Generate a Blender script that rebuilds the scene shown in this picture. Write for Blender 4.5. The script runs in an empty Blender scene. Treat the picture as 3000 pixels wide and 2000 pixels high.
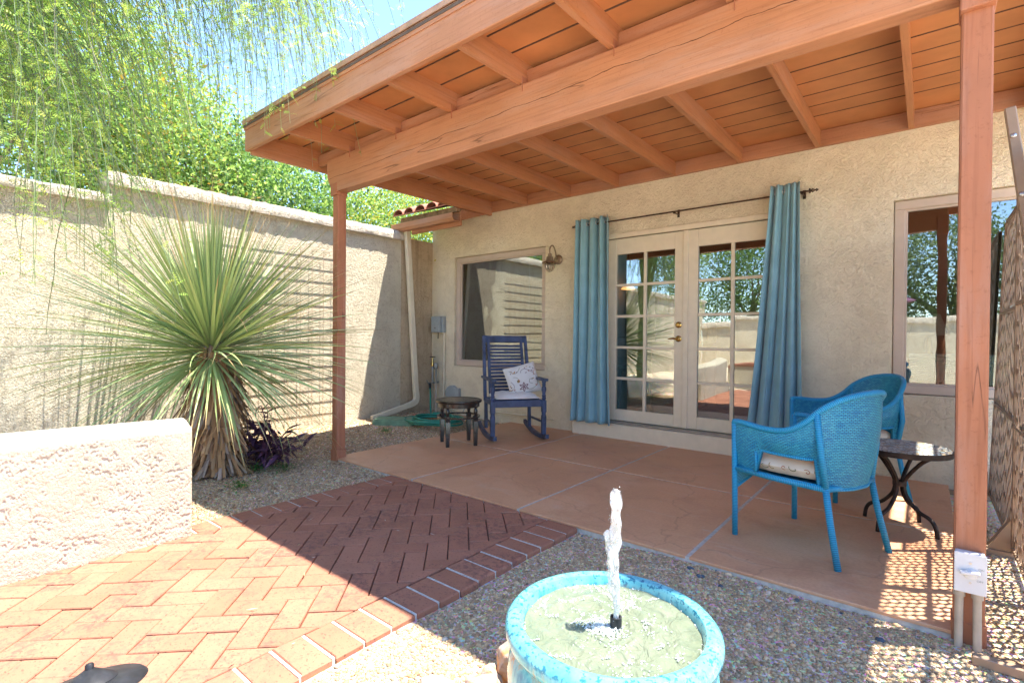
import bpy, math, random
import numpy as np
from mathutils import Vector, Matrix, Quaternion

random.seed(7)
RNG = np.random.default_rng(7)
R = math.radians
SC = bpy.context.scene
COL = SC.collection

# ------------------------------------------------------------------ camera, sky, sun, exposure
cam_d = bpy.data.cameras.new('camera')
cam = bpy.data.objects.new('camera', cam_d)
COL.objects.link(cam)
SC.camera = cam
cam_d.sensor_fit = 'HORIZONTAL'
cam_d.sensor_width = 36.0
cam_d.lens = 17.835
cam_d.clip_start = 0.02
cam_d.clip_end = 600.0
YAW, PIT, ROL = R(39.19), R(-0.477), R(0.439)
fwd = Vector((-math.sin(YAW) * math.cos(PIT), math.cos(YAW) * math.cos(PIT), math.sin(PIT)))
rgt = Vector((math.cos(YAW), math.sin(YAW), 0))
upv = rgt.cross(fwd)
r2 = math.cos(ROL) * rgt + math.sin(ROL) * upv
u2 = -math.sin(ROL) * rgt + math.cos(ROL) * upv
mw = Matrix.Identity(4)
for i in range(3):
    mw[i][0], mw[i][1], mw[i][2] = r2[i], u2[i], -fwd[i]
mw[2][3] = 1.15
cam.matrix_world = mw

SUN = Vector((0.265, 0.205, 1.0)).normalized()
world = bpy.data.worlds.new('World')
SC.world = world
world.use_nodes = True
wn = world.node_tree
wn.nodes.clear()
wo = wn.nodes.new('ShaderNodeOutputWorld')
wb = wn.nodes.new('ShaderNodeBackground')
ws = wn.nodes.new('ShaderNodeTexSky')
ws.sky_type = 'NISHITA'
ws.sun_disc = False
ws.sun_elevation = math.asin(SUN.z)
ws.sun_rotation = math.atan2(SUN.x, SUN.y)
ws.altitude = 1500
ws.air_density = 1.0
ws.dust_density = 0.1
ws.ozone_density = 3.5
wb.inputs['Strength'].default_value = 0.082
wn.links.new(ws.outputs[0], wb.inputs[0])
wn.links.new(wb.outputs[0], wo.inputs[0])

sun_d = bpy.data.lights.new('sun', 'SUN')
sun_d.energy = 2.15
sun_d.angle = R(0.53)
sun_d.color = (1.0, 0.93, 0.82)
sun = bpy.data.objects.new('sun', sun_d)
COL.objects.link(sun)
sun.rotation_mode = 'QUATERNION'
sun.rotation_quaternion = SUN.to_track_quat('Z', 'Y')
sun.location = SUN * 30

SC.view_settings.view_transform = 'Standard'
SC.view_settings.look = 'None'
SC.view_settings.gamma = 1.0
SC.view_settings.use_curve_mapping = False
SC.view_settings.exposure = 3.05
SC.render.engine = 'CYCLES'
SC.cycles.max_bounces = 7
SC.cycles.diffuse_bounces = 5
SC.cycles.transparent_max_bounces = 16
SC.cycles.sample_clamp_indirect = 8.0
SC.cycles.caustics_reflective = False
SC.cycles.caustics_refractive = False

# ------------------------------------------------------------------ node helpers
def new_mat(name):
    m = bpy.data.materials.new(name)
    m.use_nodes = True
    nt = m.node_tree
    bs = nt.nodes.get('Principled BSDF')
    return m, nt, bs

def nd(nt, typ, **kw):
    n = nt.nodes.new(typ)
    for k, v in kw.items():
        if k.startswith('i_'):
            n.inputs[k[2:].replace('_', ' ')].default_value = v
        else:
            setattr(n, k, v)
    return n

def lk(nt, a, b):
    nt.links.new(a, b)

def ramp(nt, src, stops):
    r = nt.nodes.new('ShaderNodeValToRGB')
    e = r.color_ramp.elements
    while len(e) < len(stops):
        e.new(0.5)
    for i, (p, c) in enumerate(stops):
        e[i].position = p
        e[i].color = c if len(c) == 4 else (*c, 1)
    lk(nt, src, r.inputs[0])
    return r

def coord(nt, which='Object', scale=(1, 1, 1), rot=(0, 0, 0)):
    tc = nt.nodes.new('ShaderNodeTexCoord')
    mp = nt.nodes.new('ShaderNodeMapping')
    mp.inputs['Scale'].default_value = scale
    mp.inputs['Rotation'].default_value = rot
    lk(nt, tc.outputs[which], mp.inputs[0])
    return mp.outputs[0]

def noise(nt, vec, scale, detail=4, rough=0.55, dist=0.0):
    n = nt.nodes.new('ShaderNodeTexNoise')
    n.inputs['Scale'].default_value = scale
    n.inputs['Detail'].default_value = detail
    n.inputs['Roughness'].default_value = rough
    n.inputs['Distortion'].default_value = dist
    lk(nt, vec, n.inputs['Vector'])
    return n.outputs['Fac']

def mixc(nt, fac, a, b, mode='MIX'):
    m = nt.nodes.new('ShaderNodeMix')
    m.data_type = 'RGBA'
    m.blend_type = mode
    for inp, v in ((m.inputs[0], fac), (m.inputs[6], a), (m.inputs[7], b)):
        if hasattr(v, 'is_linked'):
            lk(nt, v, inp)
        elif isinstance(v, (int, float)):
            inp.default_value = v
        else:
            inp.default_value = (*v, 1) if len(v) == 3 else v
    return m.outputs[2]

def mth(nt, op, a, b=0.0, c=0.0):
    m = nt.nodes.new('ShaderNodeMath')
    m.operation = op
    for i, v in enumerate((a, b, c)):
        if hasattr(v, 'is_linked'):
            lk(nt, v, m.inputs[i])
        else:
            m.inputs[i].default_value = v
    return m.outputs[0]

def bump(nt, bs, height, strength=0.5, dist=0.01):
    b = nt.nodes.new('ShaderNodeBump')
    b.inputs['Strength'].default_value = strength
    b.inputs['Distance'].default_value = dist
    lk(nt, height, b.inputs['Height'])
    lk(nt, b.outputs[0], bs.inputs['Normal'])
    return b

def plain(name, col, rough=0.6, metal=0.0, var=0.12, nscale=12, bstr=0.0, bscale=60, which='Object', spec=0.4):
    m, nt, bs = new_mat(name)
    v = coord(nt, which)
    f = noise(nt, v, nscale, 5)
    c2 = tuple(max(0, x * (1 - var * 2)) for x in col)
    c1 = tuple(min(1, x * (1 + var)) for x in col)
    r = ramp(nt, f, [(0.3, c2), (0.7, c1)])
    lk(nt, r.outputs[0], bs.inputs['Base Color'])
    bs.inputs['Roughness'].default_value = rough
    bs.inputs['Metallic'].default_value = metal
    bs.inputs['Specular IOR Level'].default_value = spec
    if bstr:
        bump(nt, bs, noise(nt, v, bscale, 4), bstr, 0.004)
    return m

# ------------------------------------------------------------------ materials
def mat_stucco(name, col, scale=1.0, strength=0.8, stain=0.0, dirt_col=(0.25, 0.17, 0.1), crev=0.3):
    m, nt, bs = new_mat(name)
    v = coord(nt, 'Object')
    n1 = noise(nt, v, 11 * scale, 3, 0.6, 1.4)
    ridg = ramp(nt, n1, [(0.40, (0, 0, 0)), (0.47, (0.75, 0.75, 0.75)), (0.56, (1, 1, 1))])
    n2 = noise(nt, v, 45 * scale, 4, 0.65, 0.6)
    blob = ramp(nt, n2, [(0.36, (0, 0, 0)), (0.55, (1, 1, 1))])
    n3 = noise(nt, v, 160 * scale, 3)
    h = mth(nt, 'ADD', mth(nt, 'MULTIPLY', ridg.outputs[0], 0.55), mth(nt, 'MULTIPLY', blob.outputs[0], 0.45))
    h = mth(nt, 'ADD', h, mth(nt, 'MULTIPLY', n3, 0.16))
    bump(nt, bs, h, strength, 0.016)
    big = noise(nt, v, 1.1, 5)
    c = mixc(nt, ramp(nt, big, [(0.35, (0, 0, 0)), (0.7, (1, 1, 1))]).outputs[0], tuple(x * 0.93 for x in col), tuple(min(1, x * 1.03) for x in col))
    pat = ramp(nt, noise(nt, v, 3.1, 6, 0.65, 0.8), [(0.38, (0.90, 0.885, 0.86)), (0.60, (1.03, 1.03, 1.03))])
    c = mixc(nt, 0.8, c, pat.outputs[0], 'MULTIPLY')
    cre = ramp(nt, mth(nt, 'MULTIPLY', ridg.outputs[0], blob.outputs[0]), [(0.0, (0.62, 0.56, 0.5)), (0.3, (1, 1, 1))])  # hollows of the relief coloured darker, crevice shade put into the colour
    c = mixc(nt, crev, c, cre.outputs[0], 'MULTIPLY')
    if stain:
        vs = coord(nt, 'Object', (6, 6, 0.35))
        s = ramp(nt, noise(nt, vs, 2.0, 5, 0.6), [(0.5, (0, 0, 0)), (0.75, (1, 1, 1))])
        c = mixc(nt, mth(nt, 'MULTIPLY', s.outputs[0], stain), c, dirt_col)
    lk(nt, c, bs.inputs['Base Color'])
    bs.inputs['Roughness'].default_value = 0.92
    bs.inputs['Specular IOR Level'].default_value = 0.15
    return m

def mat_wood(name, col, axis=0, bstr=0.35, var=0.12, knots=True):
    m, nt, bs = new_mat(name)
    s = [26, 26, 26]
    s[axis] = 0.9
    v = coord(nt, 'Object', tuple(s))
    g = noise(nt, v, 2.2, 5, 0.6, 0.4)
    v2 = coord(nt, 'Object')
    b = noise(nt, v2, 2.3, 4)
    c = mixc(nt, ramp(nt, b, [(0.3, (0, 0, 0)), (0.7, (1, 1, 1))]).outputs[0], tuple(x * (1 - var) for x in col), tuple(x * (1 + var * 0.6) for x in col))
    sw = [3.0, 3.0, 3.0]
    sw[axis] = 0.5
    wz = ramp(nt, noise(nt, coord(nt, 'Object', tuple(sw)), 1.8, 6, 0.68), [(0.48, (0, 0, 0)), (0.72, (1, 1, 1))])
    c = mixc(nt, mth(nt, 'MULTIPLY', wz.outputs[0], 0.45), c, tuple(0.6 * x + 0.4 * 0.52 for x in col))
    sp_ = ramp(nt, noise(nt, v2, 55, 4, 0.7), [(0.30, (0.80, 0.77, 0.75)), (0.42, (1, 1, 1))])
    c = mixc(nt, 0.8, c, sp_.outputs[0], 'MULTIPLY')
    gr = ramp(nt, g, [(0.30, (0.66, 0.60, 0.57)), (0.5, (1, 1, 1))])
    c = mixc(nt, 0.6, c, gr.outputs[0], 'MULTIPLY')
    h = g
    if knots:
        # long drying checks
        sv = [9, 9, 9]
        sv[axis] = 0.35
        ck = noise(nt, coord(nt, 'Object', tuple(sv)), 1.4, 2, 0.4, 0.25)
        line = ramp(nt, mth(nt, 'ABSOLUTE', mth(nt, 'SUBTRACT', ck, 0.5)), [(0.0, (0, 0, 0)), (0.006, (1, 1, 1))])
        msk = ramp(nt, noise(nt, v2, 1.3, 3), [(0.5, (0, 0, 0)), (0.56, (1, 1, 1))])
        lm = mth(nt, 'MULTIPLY', mth(nt, 'SUBTRACT', 1.0, line.outputs[0]), msk.outputs[0])
        c = mixc(nt, mth(nt, 'MULTIPLY', lm, 0.75), c, tuple(x * 0.25 for x in col))
        h = mth(nt, 'SUBTRACT', g, mth(nt, 'MULTIPLY', lm, 1.5))
    lk(nt, c, bs.inputs['Base Color'])
    bs.inputs['Roughness'].default_value = 0.62
    bs.inputs['Specular IOR Level'].default_value = 0.3
    bump(nt, bs, h, bstr, 0.004)
    return m

def mat_attr_leaf(name, attr='col', transl=0.42, rough=0.5):
    m, nt, bs = new_mat(name)
    out = nt.nodes.get('Material Output')
    a = nd(nt, 'ShaderNodeAttribute', attribute_name=attr)
    lk(nt, a.outputs['Color'], bs.inputs['Base Color'])
    bs.inputs['Roughness'].default_value = rough
    bs.inputs['Specular IOR Level'].default_value = 0.35
    t = nt.nodes.new('ShaderNodeBsdfTranslucent')
    hs = nd(nt, 'ShaderNodeHueSaturation')
    hs.inputs['Value'].default_value = 1.5
    lk(nt, a.outputs['Color'], hs.inputs['Color'])
    lk(nt, hs.outputs[0], t.inputs['Color'])
    mx = nt.nodes.new('ShaderNodeMixShader')
    mx.inputs[0].default_value = transl
    lk(nt, bs.outputs[0], mx.inputs[1])
    lk(nt, t.outputs[0], mx.inputs[2])
    lk(nt, mx.outputs[0], out.inputs[0])
    return m

def mat_attr(name, attr='col', rough=0.8, spec=0.3, bstr=0.3, bscale=90):
    m, nt, bs = new_mat(name)
    a = nd(nt, 'ShaderNodeAttribute', attribute_name=attr)
    v = coord(nt, 'Object')
    f = noise(nt, v, bscale, 4)
    c = mixc(nt, 0.5, a.outputs['Color'], ramp(nt, f, [(0.3, (0.6, 0.6, 0.6)), (0.7, (1, 1, 1))]).outputs[0], 'MULTIPLY')
    lk(nt, c, bs.inputs['Base Color'])
    bs.inputs['Roughness'].default_value = rough
    bs.inputs['Specular IOR Level'].default_value = spec
    bump(nt, bs, f, bstr, 0.004)
    return m

def mat_glass(name, base=0.22, tint=(0.82, 0.86, 0.84)):
    m, nt, bs = new_mat(name)
    nt.nodes.remove(bs)
    out = nt.nodes.get('Material Output')
    tr = nt.nodes.new('ShaderNodeBsdfTransparent')
    tr.inputs[0].default_value = (*tint, 1)
    gl = nt.nodes.new('ShaderNodeBsdfGlossy')
    gl.inputs['Roughness'].default_value = 0.0
    gl.inputs['Color'].default_value = (0.95, 0.97, 0.96, 1)
    # very slight waviness of float glass
    v = coord(nt, 'Object')
    b = nt.nodes.new('ShaderNodeBump')
    b.inputs['Strength'].default_value = 0.05
    b.inputs['Distance'].default_value = 0.02
    lk(nt, noise(nt, v, 3.0, 1), b.inputs['Height'])
    lk(nt, b.outputs[0], gl.inputs['Normal'])
    fr = nt.nodes.new('ShaderNodeFresnel')
    fr.inputs['IOR'].default_value = 1.5
    mx = nt.nodes.new('ShaderNodeMixShader')
    f = mth(nt, 'MINIMUM', mth(nt, 'ADD', mth(nt, 'MULTIPLY', fr.outputs[0], 1.3), base), 1.0)
    lk(nt, f, mx.inputs[0])
    lk(nt, tr.outputs[0], mx.inputs[1])
    lk(nt, gl.outputs[0], mx.inputs[2])
    lk(nt, mx.outputs[0], out.inputs[0])
    return m

def mat_slab():
    m, nt, bs = new_mat('stained_concrete')
    v = coord(nt, 'Object')
    a = noise(nt, v, 1.6, 6, 0.6, 0.8)
    c = ramp(nt, a, [(0.25, (0.54, 0.26, 0.145)), (0.5, (0.65, 0.345, 0.19)), (0.75, (0.70, 0.42, 0.26))]).outputs[0]
    vs = coord(nt, 'Object', (1.0, 3.2, 1), (0, 0, 0.5))
    st = ramp(nt, noise(nt, vs, 2.0, 6, 0.65, 1.5), [(0.55, (0, 0, 0)), (0.72, (1, 1, 1))])
    c = mixc(nt, mth(nt, 'MULTIPLY', st.outputs[0], 0.5), c, (0.64, 0.44, 0.31))
    sp = ramp(nt, noise(nt, v, 60, 3), [(0.3, (0.86, 0.84, 0.82)), (0.6, (1, 1, 1))])
    c = mixc(nt, 0.7, c, sp.outputs[0], 'MULTIPLY')
    sc = ramp(nt, noise(nt, coord(nt, 'Object', (1, 6, 1), (0, 0, 1.1)), 5.0, 3, 0.5, 2.0), [(0.70, (0, 0, 0)), (0.74, (1, 1, 1))])
    c = mixc(nt, mth(nt, 'MULTIPLY', sc.outputs[0], 0.4), c, (0.55, 0.45, 0.37))
    vc = nd(nt, 'ShaderNodeTexVoronoi', feature='DISTANCE_TO_EDGE')
    vc.inputs['Scale'].default_value = 0.55
    wob = nt.nodes.new('ShaderNodeVectorMath')
    wob.operation = 'MULTIPLY_ADD'
    nz_ = nt.nodes.new('ShaderNodeTexNoise')
    nz_.inputs['Scale'].default_value = 5.0
    nz_.inputs['Detail'].default_value = 5.0
    lk(nt, v, nz_.inputs['Vector'])
    lk(nt, nz_.outputs['Color'], wob.inputs[0])
    wob.inputs[1].default_value = (0.22, 0.22, 0.22)
    lk(nt, v, wob.inputs[2])
    lk(nt, wob.outputs[0], vc.inputs['Vector'])
    hair = ramp(nt, vc.outputs['Distance'], [(0.0, (1, 1, 1)), (0.004, (0, 0, 0))])
    c = mixc(nt, mth(nt, 'MULTIPLY', hair.outputs[0], 0.30), c, (0.22, 0.11, 0.07))
    blot = ramp(nt, noise(nt, v, 3.3, 6, 0.7, 0.6), [(0.52, (0, 0, 0)), (0.66, (1, 1, 1))])
    c = mixc(nt, mth(nt, 'MULTIPLY', blot.outputs[0], 0.35), c, (0.42, 0.19, 0.105))
    lk(nt, c, bs.inputs['Base Color'])
    rr = ramp(nt, a, [(0.3, (0.38, 0.38, 0.38)), (0.7, (0.6, 0.6, 0.6))])
    lk(nt, rr.outputs[0], bs.inputs['Roughness'])
    bs.inputs['Specular IOR Level'].default_value = 0.4
    bump(nt, bs, noise(nt, v, 22, 5), 0.12, 0.004)
    return m

def mat_brick():
    m, nt, bs = new_mat('clay_paver')
    oi = nt.nodes.new('ShaderNodeObjectInfo')
    g = nt.nodes.new('ShaderNodeNewGeometry')
    pos = g.outputs['Position']
    c = ramp(nt, oi.outputs['Random'], [(0.0, (0.345, 0.150, 0.092)), (0.35, (0.365, 0.163, 0.102)), (0.7, (0.39, 0.178, 0.114)), (1.0, (0.36, 0.155, 0.097))]).outputs[0]
    big = noise(nt, pos, 4.0, 5)
    c = mixc(nt, 0.45, c, ramp(nt, big, [(0.3, (0.72, 0.70, 0.68)), (0.65, (1.08, 1.05, 1.02))]).outputs[0], 'MULTIPLY')
    pit = ramp(nt, noise(nt, pos, 85, 4, 0.65), [(0.36, (0, 0, 0)), (0.41, (1, 1, 1))])
    dens = ramp(nt, noise(nt, pos, 3.2, 4), [(0.42, (0, 0, 0)), (0.62, (1, 1, 1))])
    pm = mth(nt, 'MULTIPLY', mth(nt, 'SUBTRACT', 1.0, pit.outputs[0]), 0.6)
    c = mixc(nt, pm, c, (0.10, 0.05, 0.045))
    grime = ramp(nt, noise(nt, pos, 34, 6, 0.75), [(0.47, (0, 0, 0)), (0.58, (1, 1, 1))])
    gm = mth(nt, 'MULTIPLY', mth(nt, 'MULTIPLY', grime.outputs[0], dens.outputs[0]), 0.6)
    c = mixc(nt, gm, c, (0.13, 0.065, 0.06))
    lk(nt, c, bs.inputs['Base Color'])
    bs.inputs['Roughness'].default_value = 0.85
    bs.inputs['Specular IOR Level'].default_value = 0.2
    h = mth(nt, 'ADD', pit.outputs[0], noise(nt, pos, 60, 4))
    bump(nt, bs, h, 0.35, 0.003)
    return m

def mat_ground():
    m, nt, bs = new_mat('packed_gravel')
    v = coord(nt, 'Object')
    vo = nd(nt, 'ShaderNodeTexVoronoi')
    vo.inputs['Scale'].default_value = 75
    lk(nt, v, vo.inputs['Vector'])
    c = mixc(nt, 0.6, vo.outputs['Color'], (0.36, 0.31, 0.25))
    c = mixc(nt, 1.0, c, (1.65, 1.47, 1.20), 'MULTIPLY')
    c = mixc(nt, ramp(nt, noise(nt, v, 2.5, 4), [(0.4, (0, 0, 0)), (0.7, (1, 1, 1))]).outputs[0], c, mixc(nt, 0.5, c, (0.42, 0.34, 0.26)))
    lk(nt, c, bs.inputs['Base Color'])
    bs.inputs['Roughness'].default_value = 0.95
    bump(nt, bs, mth(nt, 'SUBTRACT', 1.0, vo.outputs['Distance']), 0.7, 0.01)
    return m

def mat_wicker():
    m, nt, bs = new_mat('blue_wicker')
    tc = nt.nodes.new('ShaderNodeTexCoord')
    mp = nt.nodes.new('ShaderNodeMapping')
    lk(nt, tc.outputs['UV'], mp.inputs[0])
    br = nd(nt, 'ShaderNodeTexBrick')
    br.inputs['Scale'].default_value = 1.0
    br.inputs['Brick Width'].default_value = 0.022
    br.inputs['Row Height'].default_value = 0.0085
    br.inputs['Mortar Size'].default_value = 0.0020
    br.inputs['Mortar Smooth'].default_value = 0.6
    br.inputs['Color1'].default_value = (0.015, 0.30, 0.56, 1)
    br.inputs['Color2'].default_value = (0.07, 0.50, 0.68, 1)
    br.inputs['Mortar'].default_value = (0.003, 0.07, 0.18, 1)
    lk(nt, mp.outputs[0], br.inputs['Vector'])
    fade = ramp(nt, noise(nt, coord(nt, 'Object'), 6, 4), [(0.4, (0, 0, 0)), (0.75, (1, 1, 1))])
    c = mixc(nt, mth(nt, 'MULTIPLY', fade.outputs[0], 0.35), br.outputs['Color'], (0.05, 0.42, 0.50))
    lk(nt, c, bs.inputs['Base Color'])
    bs.inputs['Roughness'].default_value = 0.42
    bump(nt, bs, mth(nt, 'SUBTRACT', 1.0, br.outputs['Fac']), 0.9, 0.003)
    return m

def mat_wrap():
    m, nt, bs = new_mat('blue_wicker_wrap')
    tc = nt.nodes.new('ShaderNodeTexCoord')
    w = nd(nt, 'ShaderNodeTexWave', wave_type='BANDS', bands_direction='Y')
    w.inputs['Scale'].default_value = 36
    w.inputs['Distortion'].default_value = 1.2
    w.inputs['Detail'].default_value = 1
    lk(nt, tc.outputs['UV'], w.inputs['Vector'])
    c = ramp(nt, w.outputs['Fac'], [(0.0, (0.008, 0.16, 0.34)), (0.5, (0.012, 0.32, 0.60)), (1.0, (0.03, 0.40, 0.66))])
    lk(nt, c.outputs[0], bs.inputs['Base Color'])
    bs.inputs['Roughness'].default_value = 0.38
    bump(nt, bs, w.outputs['Fac'], 0.6, 0.004)
    return m

def mat_pot():
    m, nt, bs = new_mat('turquoise_glaze')
    v = coord(nt, 'Object')
    vs = coord(nt, 'Object', (14, 14, 1.2))
    tc = nt.nodes.new('ShaderNodeTexCoord')
    sep = nt.nodes.new('ShaderNodeSeparateXYZ')
    lk(nt, tc.outputs['Object'], sep.inputs[0])
    streak = noise(nt, vs, 2.0, 5, 0.6, 0.5)
    body = ramp(nt, streak, [(0.28, (0.02, 0.11, 0.24)), (0.42, (0.04, 0.30, 0.40)), (0.52, (0.13, 0.45, 0.50)), (0.62, (0.30, 0.19, 0.10)), (0.74, (0.10, 0.42, 0.50))])
    rim = ramp(nt, noise(nt, v, 30, 3), [(0.3, (0.09, 0.39, 0.45)), (0.7, (0.17, 0.49, 0.54))])
    spk = ramp(nt, noise(nt, v, 75, 3, 0.6), [(0.40, (1, 1, 1)), (0.45, (0, 0, 0))])
    rimc = mixc(nt, mth(nt, 'MULTIPLY', spk.outputs[0], 0.85), rim.outputs[0], (0.01, 0.12, 0.22))
    zz = ramp(nt, mth(nt, 'ADD', sep.outputs['Z'], mth(nt, 'MULTIPLY', mth(nt, 'SUBTRACT', streak, 0.5), 0.05)), [(0.392, (0, 0, 0)), (0.415, (1, 1, 1))])
    lk(nt, mixc(nt, zz.outputs[0], body.outputs[0], rimc), bs.inputs['Base Color'])
    bs.inputs['Roughness'].default_value = 0.16
    bs.inputs['Coat Weight'].default_value = 0.4
    bump(nt, bs, noise(nt, v, 30, 3), 0.12, 0.004)
    return m

def mat_water():
    m, nt, bs = new_mat('cloudy_water')
    v = coord(nt, 'Object')
    f = noise(nt, v, 9, 5, 0.6, 1.0)
    c = ramp(nt, f, [(0.3, (0.125, 0.160, 0.108)), (0.7, (0.185, 0.208, 0.150))])
    lk(nt, c.outputs[0], bs.inputs['Base Color'])
    bs.inputs['Roughness'].default_value = 0.07
    bs.inputs['IOR'].default_value = 1.33
    vo = noise(nt, v, 26, 3, 0.5, 1.2)
    bump(nt, bs, vo, 0.8, 0.02)
    return m

def mat_jet():
    m, nt, bs = new_mat('splashing_water')
    out = nt.nodes.get('Material Output')
    v = coord(nt, 'Object', (1, 1, 0.35))
    f = noise(nt, v, 60, 4, 0.7, 0.5)
    bs.inputs['Base Color'].default_value = (0.92, 0.95, 0.97, 1)
    bs.inputs['Roughness'].default_value = 0.25
    tr = nt.nodes.new('ShaderNodeBsdfTransparent')
    gl = nt.nodes.new('ShaderNodeBsdfGlossy')
    gl.inputs['Roughness'].default_value = 0.05
    bb = nt.nodes.new('ShaderNodeBump')
    bb.inputs['Strength'].default_value = 0.9
    bb.inputs['Distance'].default_value = 0.02
    lk(nt, f, bb.inputs['Height'])
    lk(nt, bb.outputs[0], gl.inputs['Normal'])
    lk(nt, bb.outputs[0], bs.inputs['Normal'])
    m1 = nt.nodes.new('ShaderNodeMixShader')
    m1.inputs[0].default_value = 0.35
    lk(nt, tr.outputs[0], m1.inputs[1])
    lk(nt, gl.outputs[0], m1.inputs[2])
    m2 = nt.nodes.new('ShaderNodeMixShader')
    lk(nt, ramp(nt, f, [(0.36, (0.04, 0.04, 0.04)), (0.66, (0.62, 0.62, 0.62))]).outputs[0], m2.inputs[0])
    lk(nt, m1.outputs[0], m2.inputs[1])
    lk(nt, bs.outputs[0], m2.inputs[2])
    lk(nt, m2.outputs[0], out.inputs[0])
    return m

def mat_blade():
    m, nt, bs = new_mat('sotol_blade')
    tc = nt.nodes.new('ShaderNodeTexCoord')
    sep = nt.nodes.new('ShaderNodeSeparateXYZ')
    lk(nt, tc.outputs['UV'], sep.inputs[0])
    oi = nt.nodes.new('ShaderNodeObjectInfo')
    base = mixc(nt, oi.outputs['Random'], (0.31, 0.42, 0.14), (0.48, 0.57, 0.27))
    edge = ramp(nt, mth(nt, 'ABSOLUTE', mth(nt, 'SUBTRACT', sep.outputs['X'], 0.5)), [(0.40, (0, 0, 0)), (0.49, (1, 1, 1))])
    base = mixc(nt, mth(nt, 'MULTIPLY', edge.outputs[0], 0.5), base, (0.52, 0.52, 0.28))
    sh = mth(nt, 'ADD', sep.outputs['Y'], mth(nt, 'MULTIPLY', mth(nt, 'SUBTRACT', oi.outputs['Random'], 0.5), 0.16))
    tip = ramp(nt, sh, [(0.0, (0.48, 0.5, 0.22)), (0.10, (0, 0, 0)), (0.66, (0, 0, 0)), (0.78, (1, 1, 1))])
    t2 = ramp(nt, sh, [(0.66, (0, 0, 0)), (0.78, (1, 1, 1))])
    c = mixc(nt, t2.outputs[0], base, (0.50, 0.33, 0.16))
    b2 = ramp(nt, sep.outputs['Y'], [(0.0, (1, 1, 1)), (0.12, (0, 0, 0))])
    c = mixc(nt, mth(nt, 'MULTIPLY', b2.outputs[0], 0.6), c, (0.46, 0.48, 0.20))
    lk(nt, c, bs.inputs['Base Color'])
    bs.inputs['Roughness'].default_value = 0.45
    bs.inputs['Specular IOR Level'].default_value = 0.4
    return m

def mat_rock():
    m, nt, bs = new_mat('rust_quartz_rock')
    v = coord(nt, 'Object')
    c = ramp(nt, noise(nt, v, 9, 6, 0.65, 0.6), [(0.3, (0.22, 0.15, 0.13)), (0.45, (0.42, 0.34, 0.29)), (0.58, (0.50, 0.25, 0.09)), (0.72, (0.58, 0.50, 0.42))])
    lk(nt, c.outputs[0], bs.inputs['Base Color'])
    bs.inputs['Roughness'].default_value = 0.8
    bump(nt, bs, noise(nt, v, 30, 6), 0.6, 0.01)
    return m

def mat_fabric(name, col, scale=400, rough=0.85, sheen=0.3, var=0.06):
    m, nt, bs = new_mat(name)
    v = coord(nt, 'Object')
    w1 = nd(nt, 'ShaderNodeTexWave', bands_direction='X')
    w1.inputs['Scale'].default_value = scale / 6
    w2 = nd(nt, 'ShaderNodeTexWave', bands_direction='Z')
    w2.inputs['Scale'].default_value = scale / 6
    lk(nt, v, w1.inputs['Vector'])
    lk(nt, v, w2.inputs['Vector'])
    f = noise(nt, v, 5, 4)
    c = ramp(nt, f, [(0.3, tuple(x * (1 - var * 2) for x in col)), (0.7, tuple(min(1, x * (1 + var)) for x in col))])
    lk(nt, c.outputs[0], bs.inputs['Base Color'])
    bs.inputs['Roughness'].default_value = rough
    bs.inputs['Sheen Weight'].default_value = sheen
    bs.inputs['Specular IOR Level'].default_value = 0.2
    bump(nt, bs, mth(nt, 'ADD', mth(nt, 'MULTIPLY', mth(nt, 'MULTIPLY', w1.outputs['Fac'], w2.outputs['Fac']), 0.3), noise(nt, v, 22, 4)), 0.15, 0.004)
    return m

def mat_mosaic():
    m, nt, bs = new_mat('mosaic_tabletop')
    v = coord(nt, 'Object')
    vo = nd(nt, 'ShaderNodeTexVoronoi')
    vo.inputs['Scale'].default_value = 42
    vo.inputs['Randomness'].default_value = 0.8
    lk(nt, v, vo.inputs['Vector'])
    vd = nd(nt, 'ShaderNodeTexVoronoi', feature='DISTANCE_TO_EDGE')
    vd.inputs['Scale'].default_value = 42
    vd.inputs['Randomness'].default_value = 0.8
    lk(nt, v, vd.inputs['Vector'])
    sep = nt.nodes.new('ShaderNodeSeparateColor')
    lk(nt, vo.outputs['Color'], sep.inputs[0])
    c = ramp(nt, sep.outputs[0], [(0.0, (0.62, 0.58, 0.50)), (0.35, (0.46, 0.50, 0.50)), (0.6, (0.20, 0.30, 0.36)), (0.8, (0.45, 0.33, 0.16)), (1.0, (0.16, 0.12, 0.1))])
    e = ramp(nt, vd.outputs['Distance'], [(0.05, (0, 0, 0)), (0.10, (1, 1, 1))])
    lk(nt, mixc(nt, e.outputs[0], (0.17, 0.15, 0.13), c.outputs[0]), bs.inputs['Base Color'])
    bs.inputs['Roughness'].default_value = 0.42
    bump(nt, bs, e.outputs[0], 0.5, 0.002)
    return m

M = {}
M['stucco'] = mat_stucco('house_stucco', (0.89, 0.785, 0.585), 1.5, 0.75, crev=0.10)
M['gstucco'] = mat_stucco('garden_stucco', (0.80, 0.72, 0.56), 1.9, 1.0, 0.05, crev=0.35)
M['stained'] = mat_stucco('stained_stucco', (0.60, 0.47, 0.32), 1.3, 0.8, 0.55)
M['cap'] = mat_stucco('cap_stucco', (0.74, 0.66, 0.54), 1.3, 1.0, 0.12, (0.2, 0.17, 0.15))
M['lowstucco'] = mat_stucco('planter_stucco', (0.55, 0.495, 0.385), 3.0, 0.4, crev=0.2)
M['brown_x'] = mat_wood('brown_paint_along_x', (0.46, 0.213, 0.110), 0)
M['brown_y'] = mat_wood('brown_paint_along_y', (0.50, 0.215, 0.095), 1, knots=False)
M['brown_z'] = mat_wood('brown_paint_along_z', (0.41, 0.165, 0.088), 2)
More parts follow.
